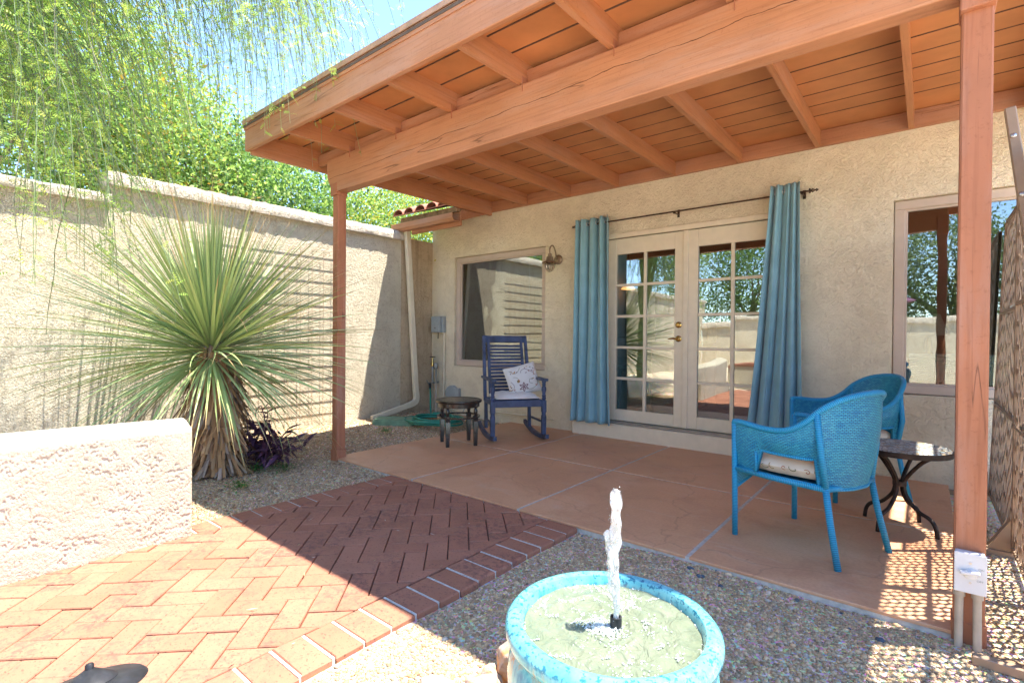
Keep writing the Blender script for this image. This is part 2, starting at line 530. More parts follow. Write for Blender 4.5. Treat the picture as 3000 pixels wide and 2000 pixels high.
M['brown_deck'] = plain('brown_paint_deck', (0.56, 0.235, 0.090), 0.7, var=0.09, nscale=3.5, bstr=0.12, bscale=120)
def mat_beam():
    m = mat_wood('beam_timber', (0.47, 0.222, 0.118), 0, 0.5)
    nt = m.node_tree
    bs = nt.nodes.get('Principled BSDF')
    tc = nt.nodes.new('ShaderNodeTexCoord')
    sep = nt.nodes.new('ShaderNodeSeparateXYZ')
    lk(nt, tc.outputs['Object'], sep.inputs[0])
    w = noise(nt, coord(nt, 'Object', (1, 0, 0)), 1.7, 5, 0.6)
    zc = mth(nt, 'ADD', mth(nt, 'MULTIPLY_ADD', sep.outputs['X'], 0.022, 2.725), mth(nt, 'MULTIPLY', mth(nt, 'SUBTRACT', w, 0.5), 0.10))
    d = mth(nt, 'ABSOLUTE', mth(nt, 'SUBTRACT', sep.outputs['Z'], zc))
    wid = mth(nt, 'MULTIPLY', noise(nt, coord(nt, 'Object', (1, 0, 0)), 5.0, 4), 0.0085)
    ck = mth(nt, 'LESS_THAN', d, mth(nt, 'SUBTRACT', wid, 0.0022))
    src = bs.inputs['Base Color'].links[0].from_socket
    lk(nt, mixc(nt, mth(nt, 'MULTIPLY', ck, 0.85), src, (0.07, 0.025, 0.012)), bs.inputs['Base Color'])
    return m
M['beam'] = mat_beam()
M['metal_edge'] = plain('drip_edge_metal', (0.44, 0.27, 0.18), 0.5, 0.0)
M['cream'] = plain('cream_paint', (0.76, 0.66, 0.50), 0.45, var=0.03)
M['frame'] = plain('taupe_vinyl', (0.56, 0.45, 0.36), 0.45, var=0.03)
M['glass'] = mat_glass('window_glass', 0.17)
M['glass_door'] = mat_glass('door_glass', 0.19)
M['slab'] = mat_slab()
M['grout'] = plain('joint_filler', (0.56, 0.52, 0.46), 0.9, var=0.15, nscale=30, bstr=0.3)
M['brick'] = mat_brick()
M['mortar'] = plain('white_mortar', (0.55, 0.53, 0.49), 0.95, var=0.15, nscale=60, bstr=0.5)
M['bounce_concrete'] = plain('bounce_concrete', (0.72, 0.665, 0.56), 0.85, var=0.06, nscale=3, bstr=0.2)  # pale tone of the added bounce slab behind the camera
M['joint_sand'] = plain('joint_sand', (0.13, 0.085, 0.065), 0.95, var=0.2, nscale=40)
M['ground'] = mat_ground()
M['pebble'] = mat_attr('gravel_pebbles', rough=0.85)
M['leaf'] = mat_attr_leaf('foliage')
M['bark'] = plain('bark', (0.20, 0.15, 0.10), 0.9, var=0.25, nscale=20, bstr=0.8, bscale=40)
M['greenbark'] = plain('green_bark', (0.22, 0.27, 0.12), 0.7, var=0.2, nscale=15)
M['blade'] = mat_blade()
M['dead'] = mat_attr('dead_leaf', rough=0.9)
M['wicker'] = mat_wicker()
M['wrap'] = mat_wrap()
M['pot'] = mat_pot()
M['water'] = mat_water()
M['jet'] = mat_jet()
M['rock'] = mat_rock()
M['curtain'] = mat_fabric('teal_curtain', (0.23, 0.42, 0.49))
M['white_fab'] = mat_fabric('white_cushion', (0.70, 0.68, 0.66), 300)
M['cream_fab'] = mat_fabric('cream_cushion', (0.75, 0.66, 0.52), 300)
M['navy'] = plain('navy_paint', (0.050, 0.072, 0.145), 0.42, var=0.25, nscale=9, bstr=0.1)
M['espresso'] = plain('espresso_lacquer', (0.022, 0.015, 0.012), 0.22, var=0.25, spec=0.6)
M['black'] = plain('black_powder_coat', (0.022, 0.023, 0.028), 0.5, var=0.3, nscale=30, bstr=0.15)
M['iron'] = plain('rusty_iron', (0.045, 0.032, 0.028), 0.5, 0.5, var=0.35, nscale=20)
M['mosaic'] = mat_mosaic()
M['tan_metal'] = plain('tan_metal', (0.34, 0.235, 0.16), 0.45, 0.2, var=0.06)
M['bronze'] = plain('aged_bronze', (0.10, 0.06, 0.04), 0.4, 0.7, var=0.3)
M['lampmetal'] = plain('weathered_lamp_metal', (0.32, 0.23, 0.15), 0.45, 0.6, var=0.2)
M['brass'] = plain('brass', (0.55, 0.36, 0.12), 0.25, 0.95, var=0.1)
M['steel'] = plain('steel', (0.55, 0.55, 0.55), 0.3, 0.9)
M['plastic_grey'] = plain('grey_plastic', (0.33, 0.36, 0.36), 0.5, var=0.06)
M['plastic_white'] = plain('white_plastic', (0.62, 0.63, 0.66), 0.4, var=0.03)
M['pvc'] = plain('pvc_pipe', (0.50, 0.42, 0.33), 0.5, var=0.15, nscale=8)
M['downspout'] = plain('cream_metal', (0.74, 0.66, 0.50), 0.4, var=0.05, nscale=4)
M['hose'] = plain('green_hose', (0.02, 0.24, 0.17), 0.4, var=0.15)
M['valve_green'] = plain('green_plastic', (0.18, 0.31, 0.20), 0.6, var=0.15)
M['galv'] = plain('galvanised_pipe', (0.30, 0.31, 0.30), 0.45, 0.6, var=0.2)
M['tile'] = plain('clay_tile', (0.46, 0.17, 0.10), 0.8, var=0.2, nscale=7, bstr=0.2)
M['weathered'] = plain('weathered_board', (0.36, 0.23, 0.13), 0.85, var=0.3, nscale=10, bstr=0.4)
M['wire'] = plain('beige_wire', (0.55, 0.42, 0.29), 0.5, var=0.08)
M['room'] = plain('room_paint', (0.42, 0.36, 0.28), 0.8, var=0.03)
M['room_floor'] = plain('room_floor', (0.22, 0.15, 0.10), 0.5, var=0.1)
M['shade_fab'] = plain('cellular_shade_fabric', (0.80, 0.86, 0.80), 0.9, var=0.03)
M['darkwood'] = plain('dark_wood', (0.035, 0.022, 0.016), 0.4, var=0.2)
M['lampshade'] = plain('lamp_shade_fabric', (0.75, 0.66, 0.48), 0.9, var=0.03)
M['purple'] = plain('purple_canvas', (0.16, 0.07, 0.12), 0.8, var=0.05)
M['threshold'] = plain('aluminium_threshold', (0.36, 0.35, 0.33), 0.35, 0.6, var=0.08)
M['foam'] = plain('white_foam', (0.80, 0.84, 0.82), 0.15, var=0.05)
M['foam'].node_tree.nodes['Principled BSDF'].inputs['Transmission Weight'].default_value = 0.15
M['gap_shade'] = plain('plank_gap_shade', (0.13, 0.065, 0.04), 0.95, var=0.2)  # dark colour standing in for the shade in the plank gaps
M['roofing'] = plain('roof_sheet', (0.12, 0.09, 0.07), 0.9, var=0.1)
mg, nt_, bs_ = new_mat('lit_bulb')
bs_.inputs['Emission Color'].default_value = (1.0, 0.45, 0.14, 1)
bs_.inputs['Emission Strength'].default_value = 0.35
M['lit'] = mg
mg, nt_, bs_ = new_mat('clear_lamp_glass')
bs_.inputs['Transmission Weight'].default_value = 1.0
bs_.inputs['Roughness'].default_value = 0.05
M['lampglass'] = mg
mg, nt_, bs_ = new_mat('seeded_print')
M['ink_plum'] = plain('plum_thread', (0.16, 0.07, 0.09), 0.8)
M['ink_green'] = plain('green_thread', (0.16, 0.17, 0.07), 0.8)
M['ink_rust'] = plain('rust_thread', (0.45, 0.16, 0.07), 0.8)
M['ink_gold'] = plain('gold_thread', (0.42, 0.25, 0.07), 0.8)

# ------------------------------------------------------------------ mesh helpers
def np_mesh(name, V, F, uv=None, col=None, smooth=False):
    """V (n,3), F (m,k) all faces the same size."""
    V = np.asarray(V, np.float32)
    F = np.asarray(F, np.int32)
    me = bpy.data.meshes.new(name)
    k = F.shape[1]
    me.vertices.add(len(V))
    me.vertices.foreach_set('co', V.ravel())
    me.loops.add(F.size)
    me.loops.foreach_set('vertex_index', F.ravel())
    me.polygons.add(len(F))
    me.polygons.foreach_set('loop_start', np.arange(0, F.size, k, dtype=np.int32))
    me.polygons.foreach_set('loop_total', np.full(len(F), k, np.int32))
    if smooth:
        me.polygons.foreach_set('use_smooth', np.ones(len(F), bool))
    if uv is not None:
        l = me.uv_layers.new(name='UVMap')
        l.data.foreach_set('uv', np.asarray(uv, np.float32)[F.ravel()].ravel())
    if col is not None:
        a = me.color_attributes.new('col', 'FLOAT_COLOR', 'POINT')
        c = np.ones((len(V), 4), np.float32)
        c[:, :3] = col
        a.data.foreach_set('color', c.ravel())
    me.update(calc_edges=True)
    me.validate()
    return me

class MB:
    def __init__(s):
        s.v, s.f, s.uv = [], [], {}
    def add(s, vs, fs, uvs=None):
        o = len(s.v)
        s.v += [tuple(map(float, p)) for p in vs]
        s.f += [tuple(i + o for i in f) for f in fs]
        if uvs is not None:
            for i, u in enumerate(uvs):
                s.uv[o + i] = u
        return s
    def box(s, x0, x1, y0, y1, z0, z1, b=0.0):
        if b <= 0:
            vs = [(x, y, z) for z in (z0, z1) for y in (y0, y1) for x in (x0, x1)]
            return s.add(vs, [(0, 2, 3, 1), (4, 5, 7, 6), (0, 1, 5, 4), (2, 6, 7, 3), (0, 4, 6, 2), (1, 3, 7, 5)])
        # bevelled box: 24 verts
        vs = []
        for z, zi in ((z0, z0 + b), (z1, z1 - b)):
            for y, yi in ((y0, y0 + b), (y1, y1 - b)):
                for x, xi in ((x0, x0 + b), (x1, x1 - b)):
                    vs += [(x, yi, zi), (xi, y, zi), (xi, yi, z)]
        fs = []
        def q(*c):
            fs.append(c)
        I = lambda cx, cy, cz, k: ((cz * 2 + cy) * 2 + cx) * 3 + k
        for cx in (0, 1):
            a = [I(cx, 0, 0, 0), I(cx, 1, 0, 0), I(cx, 1, 1, 0), I(cx, 0, 1, 0)]
            q(*(a if cx else a[::-1]))
            a = [I(0, cx, 0, 1), I(1, cx, 0, 1), I(1, cx, 1, 1), I(0, cx, 1, 1)]
            q(*(a[::-1] if cx else a))
            a = [I(0, 0, cx, 2), I(1, 0, cx, 2), I(1, 1, cx, 2), I(0, 1, cx, 2)]
            q(*(a if cx else a[::-1]))
        for c1 in (0, 1):
            for c2 in (0, 1):
                q(I(0, c1, c2, 1), I(1, c1, c2, 1), I(1, c1, c2, 2), I(0, c1, c2, 2))
                q(I(c1, 0, c2, 0), I(c1, 1, c2, 0), I(c1, 1, c2, 2), I(c1, 0, c2, 2))
                q(I(c1, c2, 0, 0), I(c1, c2, 1, 0), I(c1, c2, 1, 1), I(c1, c2, 0, 1))
        for cx in (0, 1):
            for cy in (0, 1):
                for cz in (0, 1):
                    q(I(cx, cy, cz, 0), I(cx, cy, cz, 1), I(cx, cy, cz, 2))
        return s.add(vs, fs)
    def bar(s, p, q, w, h, up=(0, 0, 1), b=0.0):
        """rectangular bar from p to q, w sideways, h along up."""
        p, q = Vector(p), Vector(q)
        d = (q - p)
        L = d.length
        d.normalize()
        side = d.cross(Vector(up)).normalized()
        u = side.cross(d)
        t = MB().box(0, L, -w / 2, w / 2, -h / 2, h / 2, b)
        vs = [p + d * x - side * y + u * z for x, y, z in t.v]
        return s.add(vs, t.f)
    def tube(s, pts, r, n=8, caps=True, closed=False, uvscale=1.0):
        pts = [Vector(p) for p in pts]
        N = len(pts)
        rs = r if isinstance(r, (list, tuple)) else [r] * N
        vs, fs, uvs = [], [], []
        up = None
        L = 0.0
        for i in range(N):
            if closed:
                t = (pts[(i + 1) % N] - pts[i - 1]).normalized()
            else:
                t = (pts[min(i + 1, N - 1)] - pts[max(i - 1, 0)])
                t = t.normalized() if t.length > 1e-9 else Vector((0, 0, 1))
            if up is None:
                up = Vector((0, 0, 1)) if abs(t.z) < 0.9 else Vector((1, 0, 0))
            sd = t.cross(up)
            if sd.length < 1e-6:
                sd = t.orthogonal()
            sd.normalize()
            up = sd.cross(t).normalized()
            if i:
                L += (pts[i] - pts[i - 1]).length
            for k in range(n):
                a = 2 * math.pi * k / n
                vs.append(pts[i] + (sd * math.cos(a) + up * math.sin(a)) * rs[i])
                uvs.append((k / n * 0.1, L * uvscale))
        for i in range(N if closed else N - 1):
            j = (i + 1) % N
            for k in range(n):
                fs.append((i * n + k, i * n + (k + 1) % n, j * n + (k + 1) % n, j * n + k))
        if caps and not closed:
            fs.append(tuple(range(n))[::-1])
            fs.append(tuple((N - 1) * n + k for k in range(n)))
        return s.add(vs, fs, uvs)
    def lathe(s, prof, n=24, c=(0, 0, 0), cap=True):
        vs, fs = [], []
        for r, z in prof:
            for k in range(n):
                a = 2 * math.pi * k / n
                vs.append((c[0] + r * math.cos(a), c[1] + r * math.sin(a), c[2] + z))
        m = len(prof)
        for i in range(m - 1):
            for k in range(n):
                fs.append((i * n + k, i * n + (k + 1) % n, (i + 1) * n + (k + 1) % n, (i + 1) * n + k))
        if cap:
            fs.append(tuple(range(n))[::-1])
            fs.append(tuple((m - 1) * n + k for k in range(n)))
        return s.add(vs, fs)
    def prism(s, poly, z0, z1):
        n = len(poly)
        vs = [(x, y, z0) for x, y in poly] + [(x, y, z1) for x, y in poly]
        fs = [tuple(range(n))[::-1], tuple(range(n, 2 * n))] + [(i, (i + 1) % n, n + (i + 1) % n, n + i) for i in range(n)]
        return s.add(vs, fs)
    def prism_xz(s, poly, y0, y1):
        n = len(poly)
        vs = [(x, y0, z) for x, z in poly] + [(x, y1, z) for x, z in poly]
        fs = [tuple(range(n)), tuple(range(n, 2 * n))[::-1]] + [(i, n + i, n + (i + 1) % n, (i + 1) % n) for i in range(n)]
        return s.add(vs, fs)
    def prism_yz(s, poly, x0, x1):
        n = len(poly)
        vs = [(x0, y, z) for y, z in poly] + [(x1, y, z) for y, z in poly]
        fs = [tuple(range(n)), tuple(range(n, 2 * n))[::-1]] + [(i, n + i, n + (i + 1) % n, (i + 1) % n) for i in range(n)]
        return s.add(vs, fs)
    def grid(s, fn, nu, nv, uvfn=None, closed_u=False):
        vs, uvs = [], []
        for j in range(nv + 1):
            for i in range(nu + 1):
                vs.append(fn(i / nu, j / nv))
                uvs.append(uvfn(i / nu, j / nv) if uvfn else (i / nu, j / nv))
        fs = [(j * (nu + 1) + i, j * (nu + 1) + i + 1, (j + 1) * (nu + 1) + i + 1, (j + 1) * (nu + 1) + i) for j in range(nv) for i in range(nu)]
        return s.add(vs, fs, uvs)
    def mesh(s, name, smooth=False):
        me = bpy.data.meshes.new(name)
        me.from_pydata(s.v, [], s.f)
        if s.uv:
            l = me.uv_layers.new(name='UVMap')
            for lp in me.loops:
                l.data[lp.index].uv = s.uv.get(lp.vertex_index, (0, 0))
        if smooth:
            me.polygons.foreach_set('use_smooth', np.ones(len(me.polygons), bool))
            if smooth != 'all':
                try:
                    me.set_sharp_from_angle(angle=R(38))
                except Exception:
                    pass
        me.update()
        return me
    def build(s, name, mat, parent=None, smooth=False):
        return link(name, s.mesh(name, smooth), mat, parent)

def link(name, me, mat, parent=None):
    o = bpy.data.objects.new(name, me)
    if mat is not None and not me.materials:
        me.materials.append(M[mat] if isinstance(mat, str) else mat)
    COL.objects.link(o)
    if parent is not None:
        o.parent = parent
    return o

def tag(o, label, cat, group=None):
    o['label'] = label
    o['category'] = cat
    if group:
        o['group'] = group
    return o

def thing(name, label, cat, loc=(0, 0, 0), rz=0.0, group=None):
    o = bpy.data.objects.new(name, None)
    o.empty_display_size = 0.1
    COL.objects.link(o)
    o.location = loc
    o.rotation_euler = (0, 0, rz)
    return tag(o, label, cat, group)

def struct(o):
    o['kind'] = 'structure'
    return o

def copy_tree(o, parent=None):
    c = o.copy()
    COL.objects.link(c)
    c.parent = parent
    for ch in o.children:
        copy_tree(ch, c)
    return c

def solid_bevel(o, w=0.01, seg=2):
    m = o.modifiers.new('bevel', 'BEVEL')
    m.width = w
    m.segments = seg
    m.limit_method = 'ANGLE'
    return o

def spline(pts, n):
    """Catmull-Rom through pts, n samples per span."""
    P = [Vector(p) for p in pts]
    out = []
    for i in range(len(P) - 1):
        p0 = P[max(i - 1, 0)]; p1 = P[i]; p2 = P[i + 1]; p3 = P[min(i + 2, len(P) - 1)]
        for k in range(n):
            t = k / n
            out.append(0.5 * ((2 * p1) + (p2 - p0) * t + (2 * p0 - 5 * p1 + 4 * p2 - p3) * t * t + (3 * p1 - p0 - 3 * p2 + p3) * t ** 3))
    out.append(P[-1])
    return out

def vnoise(shape, cells, seed):
    """smooth value noise on a (ny,nx) grid with cells=(cy,cx) lattice cells."""
    rg = np.random.default_rng(seed)
    ny, nx = shape
    L = rg.random((cells[0] + 2, cells[1] + 2))
    y = np.linspace(0, cells[0], ny); x = np.linspace(0, cells[1], nx)
    yi = y.astype(int); xi = x.astype(int)
    fy = (y - yi)[:, None]; fx = (x - xi)[None, :]
    fy = fy * fy * (3 - 2 * fy); fx = fx * fx * (3 - 2 * fx)
    a = L[yi][:, xi]; b = L[yi][:, xi + 1]; c = L[yi + 1][:, xi]; d = L[yi + 1][:, xi + 1]
    return (a * (1 - fx) + b * fx) * (1 - fy) + (c * (1 - fx) + d * fx) * fy

WALL_Y = 5.33
# ================================================================== GROUND
def gh(x, y):
    """gravel height"""
    x = np.asarray(x, float); y = np.asarray(y, float)
    base = np.where(x < -2.5, -0.03, -0.036)
    left = np.clip((-4.6 - x) / 1.3, 0, 1) * 0.05
    bed = np.clip((-3.5 - x) / 0.4, 0, 1) * np.clip((1.0 - y) / 0.9, 0, 1) * 0.22
    return base + left * np.clip((y - 0.5), 0, 1) + bed + 0.008 * np.sin(x * 5.1 + y * 2.3) * np.cos(y * 4.3 - x)

xs = np.concatenate([[-150, -60, -25, -12, -8], np.linspace(-6.6, 2.6, 116), [4, 8, 15, 40, 150]])
ys = np.concatenate([[-150, -60, -25, -12, -9], np.linspace(-7.4, 5.6, 150), [8, 15, 40, 150]])
GX, GY = np.meshgrid(xs, ys)
GZ = gh(GX, GY)
V = np.stack([GX, GY, GZ], -1).reshape(-1, 3)
nx = len(xs)
I = np.arange((len(ys) - 1) * nx).reshape(-1, nx)[:, :-1].ravel()
F = np.stack([I, I + 1, I + nx + 1, I + nx], 1)
g = link('ground', np_mesh('ground', V, F, smooth=True), 'ground')
struct(g)

def in_hard(x, y):
    """under slab, path, planter wall"""
    slab = (x > -4.37) & (x < 0.16) & (y > 2.655)
    path = (x > -3.475) & (x < -1.625) & (y < 2.67)
    low = (x > -3.62) & (x < -3.27) & (y < 1.13)
    pot = (x + .645) ** 2 + (y - 1.215) ** 2 < 0.24 ** 2
    return slab | path | low | pot | (y > 5.3) | (x < -5.93)

# pebbles: low poly stones, one uncountable layer
ICO_V = []
_t = (1 + 5 ** .5) / 2
for a, b in ((-1, _t), (1, _t), (-1, -_t), (1, -_t)):
    ICO_V.append((a, b, 0))
for a, b in ((-1, _t), (1, _t), (-1, -_t), (1, -_t)):
    ICO_V.append((0, a, b))
for a, b in ((_t, -1), (_t, 1), (-_t, -1), (-_t, 1)):
    ICO_V.append((a, 0, b))
ICO_V = np.array(ICO_V) / np.linalg.norm((1, _t))
ICO_F = np.array([(0, 11, 5), (0, 5, 1), (0, 1, 7), (0, 7, 10), (0, 10, 11), (1, 5, 9), (5, 11, 4), (11, 10, 2), (10, 7, 6), (7, 1, 8), (3, 9, 4), (3, 4, 2), (3, 2, 6), (3, 6, 8), (3, 8, 9), (4, 9, 5), (2, 4, 11), (6, 2, 10), (8, 6, 7), (9, 8, 1)])
OCT_V = np.array([(1, 0, 0), (-1, 0, 0), (0, 1, 0), (0, -1, 0), (0, 0, 1), (0, 0, -1)], float)
OCT_F = np.array([(0, 2, 4), (2, 1, 4), (1, 3, 4), (3, 0, 4), (2, 0, 5), (1, 2, 5), (3, 1, 5), (0, 3, 5)])
PEB_COL = np.array([1.42, 1.20, 0.90]) * np.array([(0.36, 0.29, 0.22), (0.32, 0.27, 0.22), (0.42, 0.35, 0.27), (0.29, 0.23, 0.18), (0.25, 0.22, 0.19), (0.46, 0.40, 0.33), (0.36, 0.27, 0.20), (0.30, 0.28, 0.25)])

def pebbles(name, pts, size, BV, BF, zfn, flat=0.6, jitter=0.25, cols=PEB_COL, mat='pebble', colvar=0.18):
    n = len(pts)
    k = len(BV)
    sc = np.exp(RNG.normal(math.log(size), 0.33, n))[:, None, None]
    an = RNG.uniform(0, 2 * np.pi, n)
    ax = RNG.uniform(0.7, 1.35, (n, 1, 3)) * np.array([1, 1, flat])
    v = BV[None] * (1 + RNG.normal(0, jitter, (n, k, 1)) * 0.6) * ax
    tx = RNG.normal(0, 0.35, n)
    c, s_ = np.cos(tx)[:, None], np.sin(tx)[:, None]
    y, z = v[..., 1] * c - v[..., 2] * s_, v[..., 1] * s_ + v[..., 2] * c
    x = v[..., 0]
    c, s_ = np.cos(an)[:, None], np.sin(an)[:, None]
    v = np.stack([x * c - y * s_, x * s_ + y * c, z], -1) * sc
    p = np.zeros((n, 1, 3))
    p[:, 0, :2] = pts
    p[:, 0, 2] = zfn(pts[:, 0], pts[:, 1]) + sc[:, 0, 0] * 0.25 * flat
    v = (v + p).reshape(-1, 3)
    f = (BF[None] + (np.arange(n) * k)[:, None, None]).reshape(-1, BF.shape[1])
    col = cols[RNG.integers(0, len(cols), n)] * RNG.normal(1, colvar, (n, 1)).clip(.5, 1.6)
    col = np.repeat(col, k, 0)
    o = link(name, np_mesh(name, v, f, col=col), mat)
    o['kind'] = 'stuff'
    return o

def scatter(n, x0, x1, y0, y1):
    p = np.stack([RNG.uniform(x0, x1, n), RNG.uniform(y0, y1, n)], 1)
    return p[~in_hard(p[:, 0], p[:, 1])]

o = pebbles('gravel', np.concatenate([scatter(62000, -1.63, 0.6, 0.45, 2.67), scatter(5500, 0.15, 0.6, 2.66, 4.5)]), 0.0051, ICO_V, ICO_F, gh)
tag(o, 'small grey and tan decorative gravel around the fountain and beside the slab', 'gravel')
o = pebbles('gravel', np.concatenate([scatter(34000, -5.95, -3.45, 1.0, 3.2), scatter(16000, -5.95, -4.3, 3.2, 5.3)]), 0.0078, OCT_V, OCT_F, gh)
tag(o, 'brownish fine gravel in the planting bed by the garden wall', 'gravel')
rr = np.concatenate([scatter(26, -1.63, 0.3, 0.8, 2.67), scatter(26, -1.2, 0.1, 2.45, 2.655)])
o = pebbles('river_pebbles', rr, 0.0125, ICO_V, ICO_F, gh, 0.6, 0.12, np.array([(0.08, 0.11, 0.15), (0.45, 0.40, 0.34), (0.15, 0.17, 0.19), (0.50, 0.38, 0.30)]))
tag(o, 'scattered larger smooth river pebbles lying on the gravel by the slab edge', 'pebbles')

# ================================================================== PATIO SLAB
slab = MB()
slab.box(-4.36, 0.15, 2.665, 5.33, -0.12, -0.004)
so = struct(slab.build('patio_slab', 'grout'))
cx = [-4.36, -3.205, -2.108, -0.965, 0.15]
cy = [2.665, 3.975, 5.33]
for i in range(4):
    for j in range(2):
        w = 0.011
        x0 = cx[i] + (w if i else -0.004); x1 = cx[i + 1] - (w if i < 3 else -0.004)
        y0 = cy[j] + (w if j else -0.004); y1 = cy[j + 1] - (w if j < 1 else 0)
        b = MB().box(x0, x1, y0, y1, -0.016, 0.0, 0.003)
        b.build('slab_panel', 'slab', so)

# added pale slab behind the camera, bounces sunlight under the patio roof
tz = MB()
tz.box(-1.45, 8.6, -6.6, -0.15, -0.10, -0.024)
to_ = struct(tz.build('bounce_slab', 'grout'))
for i in range(6):
    for j in range(4):
        xa = -1.45 + i * 1.675; ya = -6.6 + j * 1.6125
        MB().box(xa + .006, xa + 1.669, ya + .006, ya + 1.606, -0.03, -0.015, .003).build('slab_panel', 'bounce_concrete', to_)

# ================================================================== BRICK PATH
path = MB().box(-3.45, -1.66, -2.5, 2.652, -0.11, -0.026)
po = struct(path.build('brick_path', 'joint_sand'))

def clip_poly(poly, x0, x1, y0, y1):
    def cut(P, f, inter):
        out = []
        for i in range(len(P)):
            a, b = P[i - 1], P[i]
            if f(b):
                if not f(a):
                    out.append(inter(a, b))
                out.append(b)
            elif f(a):
                out.append(inter(a, b))
        return out
    def ix(x):
        return lambda a, b: (x, a[1] + (b[1] - a[1]) * (x - a[0]) / (b[0] - a[0]))
    def iy(y):
        return lambda a, b: (a[0] + (b[0] - a[0]) * (y - a[1]) / (b[1] - a[1]), y)
    for f, it in ((lambda p: p[0] >= x0, ix(x0)), (lambda p: p[0] <= x1, ix(x1)), (lambda p: p[1] >= y0, iy(y0)), (lambda p: p[1] <= y1, iy(y1))):
        poly = cut(poly, f, it)
        if not poly:
            return []
    return poly

def area(P):
    return abs(sum(P[i - 1][0] * P[i][1] - P[i][0] * P[i - 1][1] for i in range(len(P)))) / 2

def brick_mesh(poly, zt, depth=0.05, bev=0.004):
    n = len(poly)
    cxm = sum(p[0] for p in poly) / n; cym = sum(p[1] for p in poly) / n
    ins = []
    for x, y in poly:
        d = math.hypot(x - cxm, y - cym)
        k = max(0, (d - bev * 1.3) / d)
        ins.append((cxm + (x - cxm) * k, cym + (y - cym) * k))
    vs = [(x, y, zt - depth) for x, y in poly] + [(x, y, zt - bev) for x, y in poly] + [(x, y, zt) for x, y in ins]
    fs = [tuple(range(2 * n, 3 * n))]
    for l in (0, 1):
        for i in range(n):
            fs.append((l * n + i, l * n + (i + 1) % n, (l + 1) * n + (i + 1) % n, (l + 1) * n + i))
    m = MB().add(vs, fs)
    return m.mesh('brick')

BW, BL, GAP = 0.1145, 0.229, 0.0050
FX0, FX1, FY0, FY1 = -3.290, -1.866, -1.4, 2.652
ORG = (-1.921, 0.703)
c45 = math.cos(R(45))
shared = {}
def w2(u, v):
    return (ORG[0] + (u - v) * c45, ORG[1] + (u + v) * c45)
nb = 0
for i in range(-40, 41):
    for j in range(-40, 41):
        k = (i - j) % 4
        if k == 0:
            r = (i, j, i + 2, j + 1)
        elif k == 2:
            r = (i, j - 1, i + 1, j + 1)
        else:
            continue
        u0, v0, u1, v1 = [q * BW for q in r]
        g2 = GAP / 2
        poly = [w2(u0 + g2, v0 + g2), w2(u1 - g2, v0 + g2), w2(u1 - g2, v1 - g2), w2(u0 + g2, v1 - g2)]
        if max(p[0] for p in poly) < FX0 or min(p[0] for p in poly) > FX1 or max(p[1] for p in poly) < FY0 or min(p[1] for p in poly) > FY1:
            continue
        q = clip_poly(poly, FX0, FX1, FY0, FY1)
        if len(q) < 3 or area(q) < 0.0012:
            continue
        dz = random.uniform(-0.004, 0.002)
        tilt = (random.gauss(0, 0.006), random.gauss(0, 0.006))
        full = abs(area(q) - area(poly)) < 1e-7
        mx_ = sum(p[0] for p in q) / len(q); my_ = sum(p[1] for p in q) / len(q)
        if full:
            key = 'h' if k == 0 else 'v'
            if key not in shared:
                shared[key] = brick_mesh([(p[0] - mx_, p[1] - my_) for p in q], 0)
            me = shared[key]
        else:
            me = brick_mesh([(p[0] - mx_, p[1] - my_) for p in q], 0)
        o = link('brick', me, 'brick', po)
        o.location = (mx_, my_, -0.010 + dz)
        o.rotation_euler = (tilt[0], tilt[1], 0)
        nb += 1
# soldier borders with mortar joints
bm_r = brick_mesh([(-0.111, -0.0575), (0.111, -0.0575), (0.111, 0.0575), (-0.111, 0.0575)], 0, 0.075, 0.007)
bm_l = brick_mesh([(-0.086, -0.0575), (0.086, -0.0575), (0.086, 0.0575), (-0.086, 0.0575)], 0, 0.075, 0.007)
y = 2.652 - 0.0575
while y > -1.4:
    for me, xc in ((bm_r, -1.747), (bm_l, -3.381)):
        if xc < -3 and y < 1.05:
            continue
        o = link('brick', me, 'brick', po)
        o.location = (xc + random.uniform(-.003, .003), y, -0.009 + random.uniform(-.002, .002))
        o.rotation_euler = (random.gauss(0, .005), random.gauss(0, .005), random.gauss(0, .008))
    y -= 0.1268
mo = MB()
y = 2.652 - 0.115 - 0.006
while y > -1.4:
    mo.box(-1.858, -1.641, y - 0.0055, y + 0.0055, -0.08, -0.0115)
    if y > 1.1:
        mo.box(-3.464, -3.298, y - 0.0055, y + 0.0055, -0.08, -0.016)
    y -= 0.1268
mj = mo.build('mortar_joints', 'mortar', po)

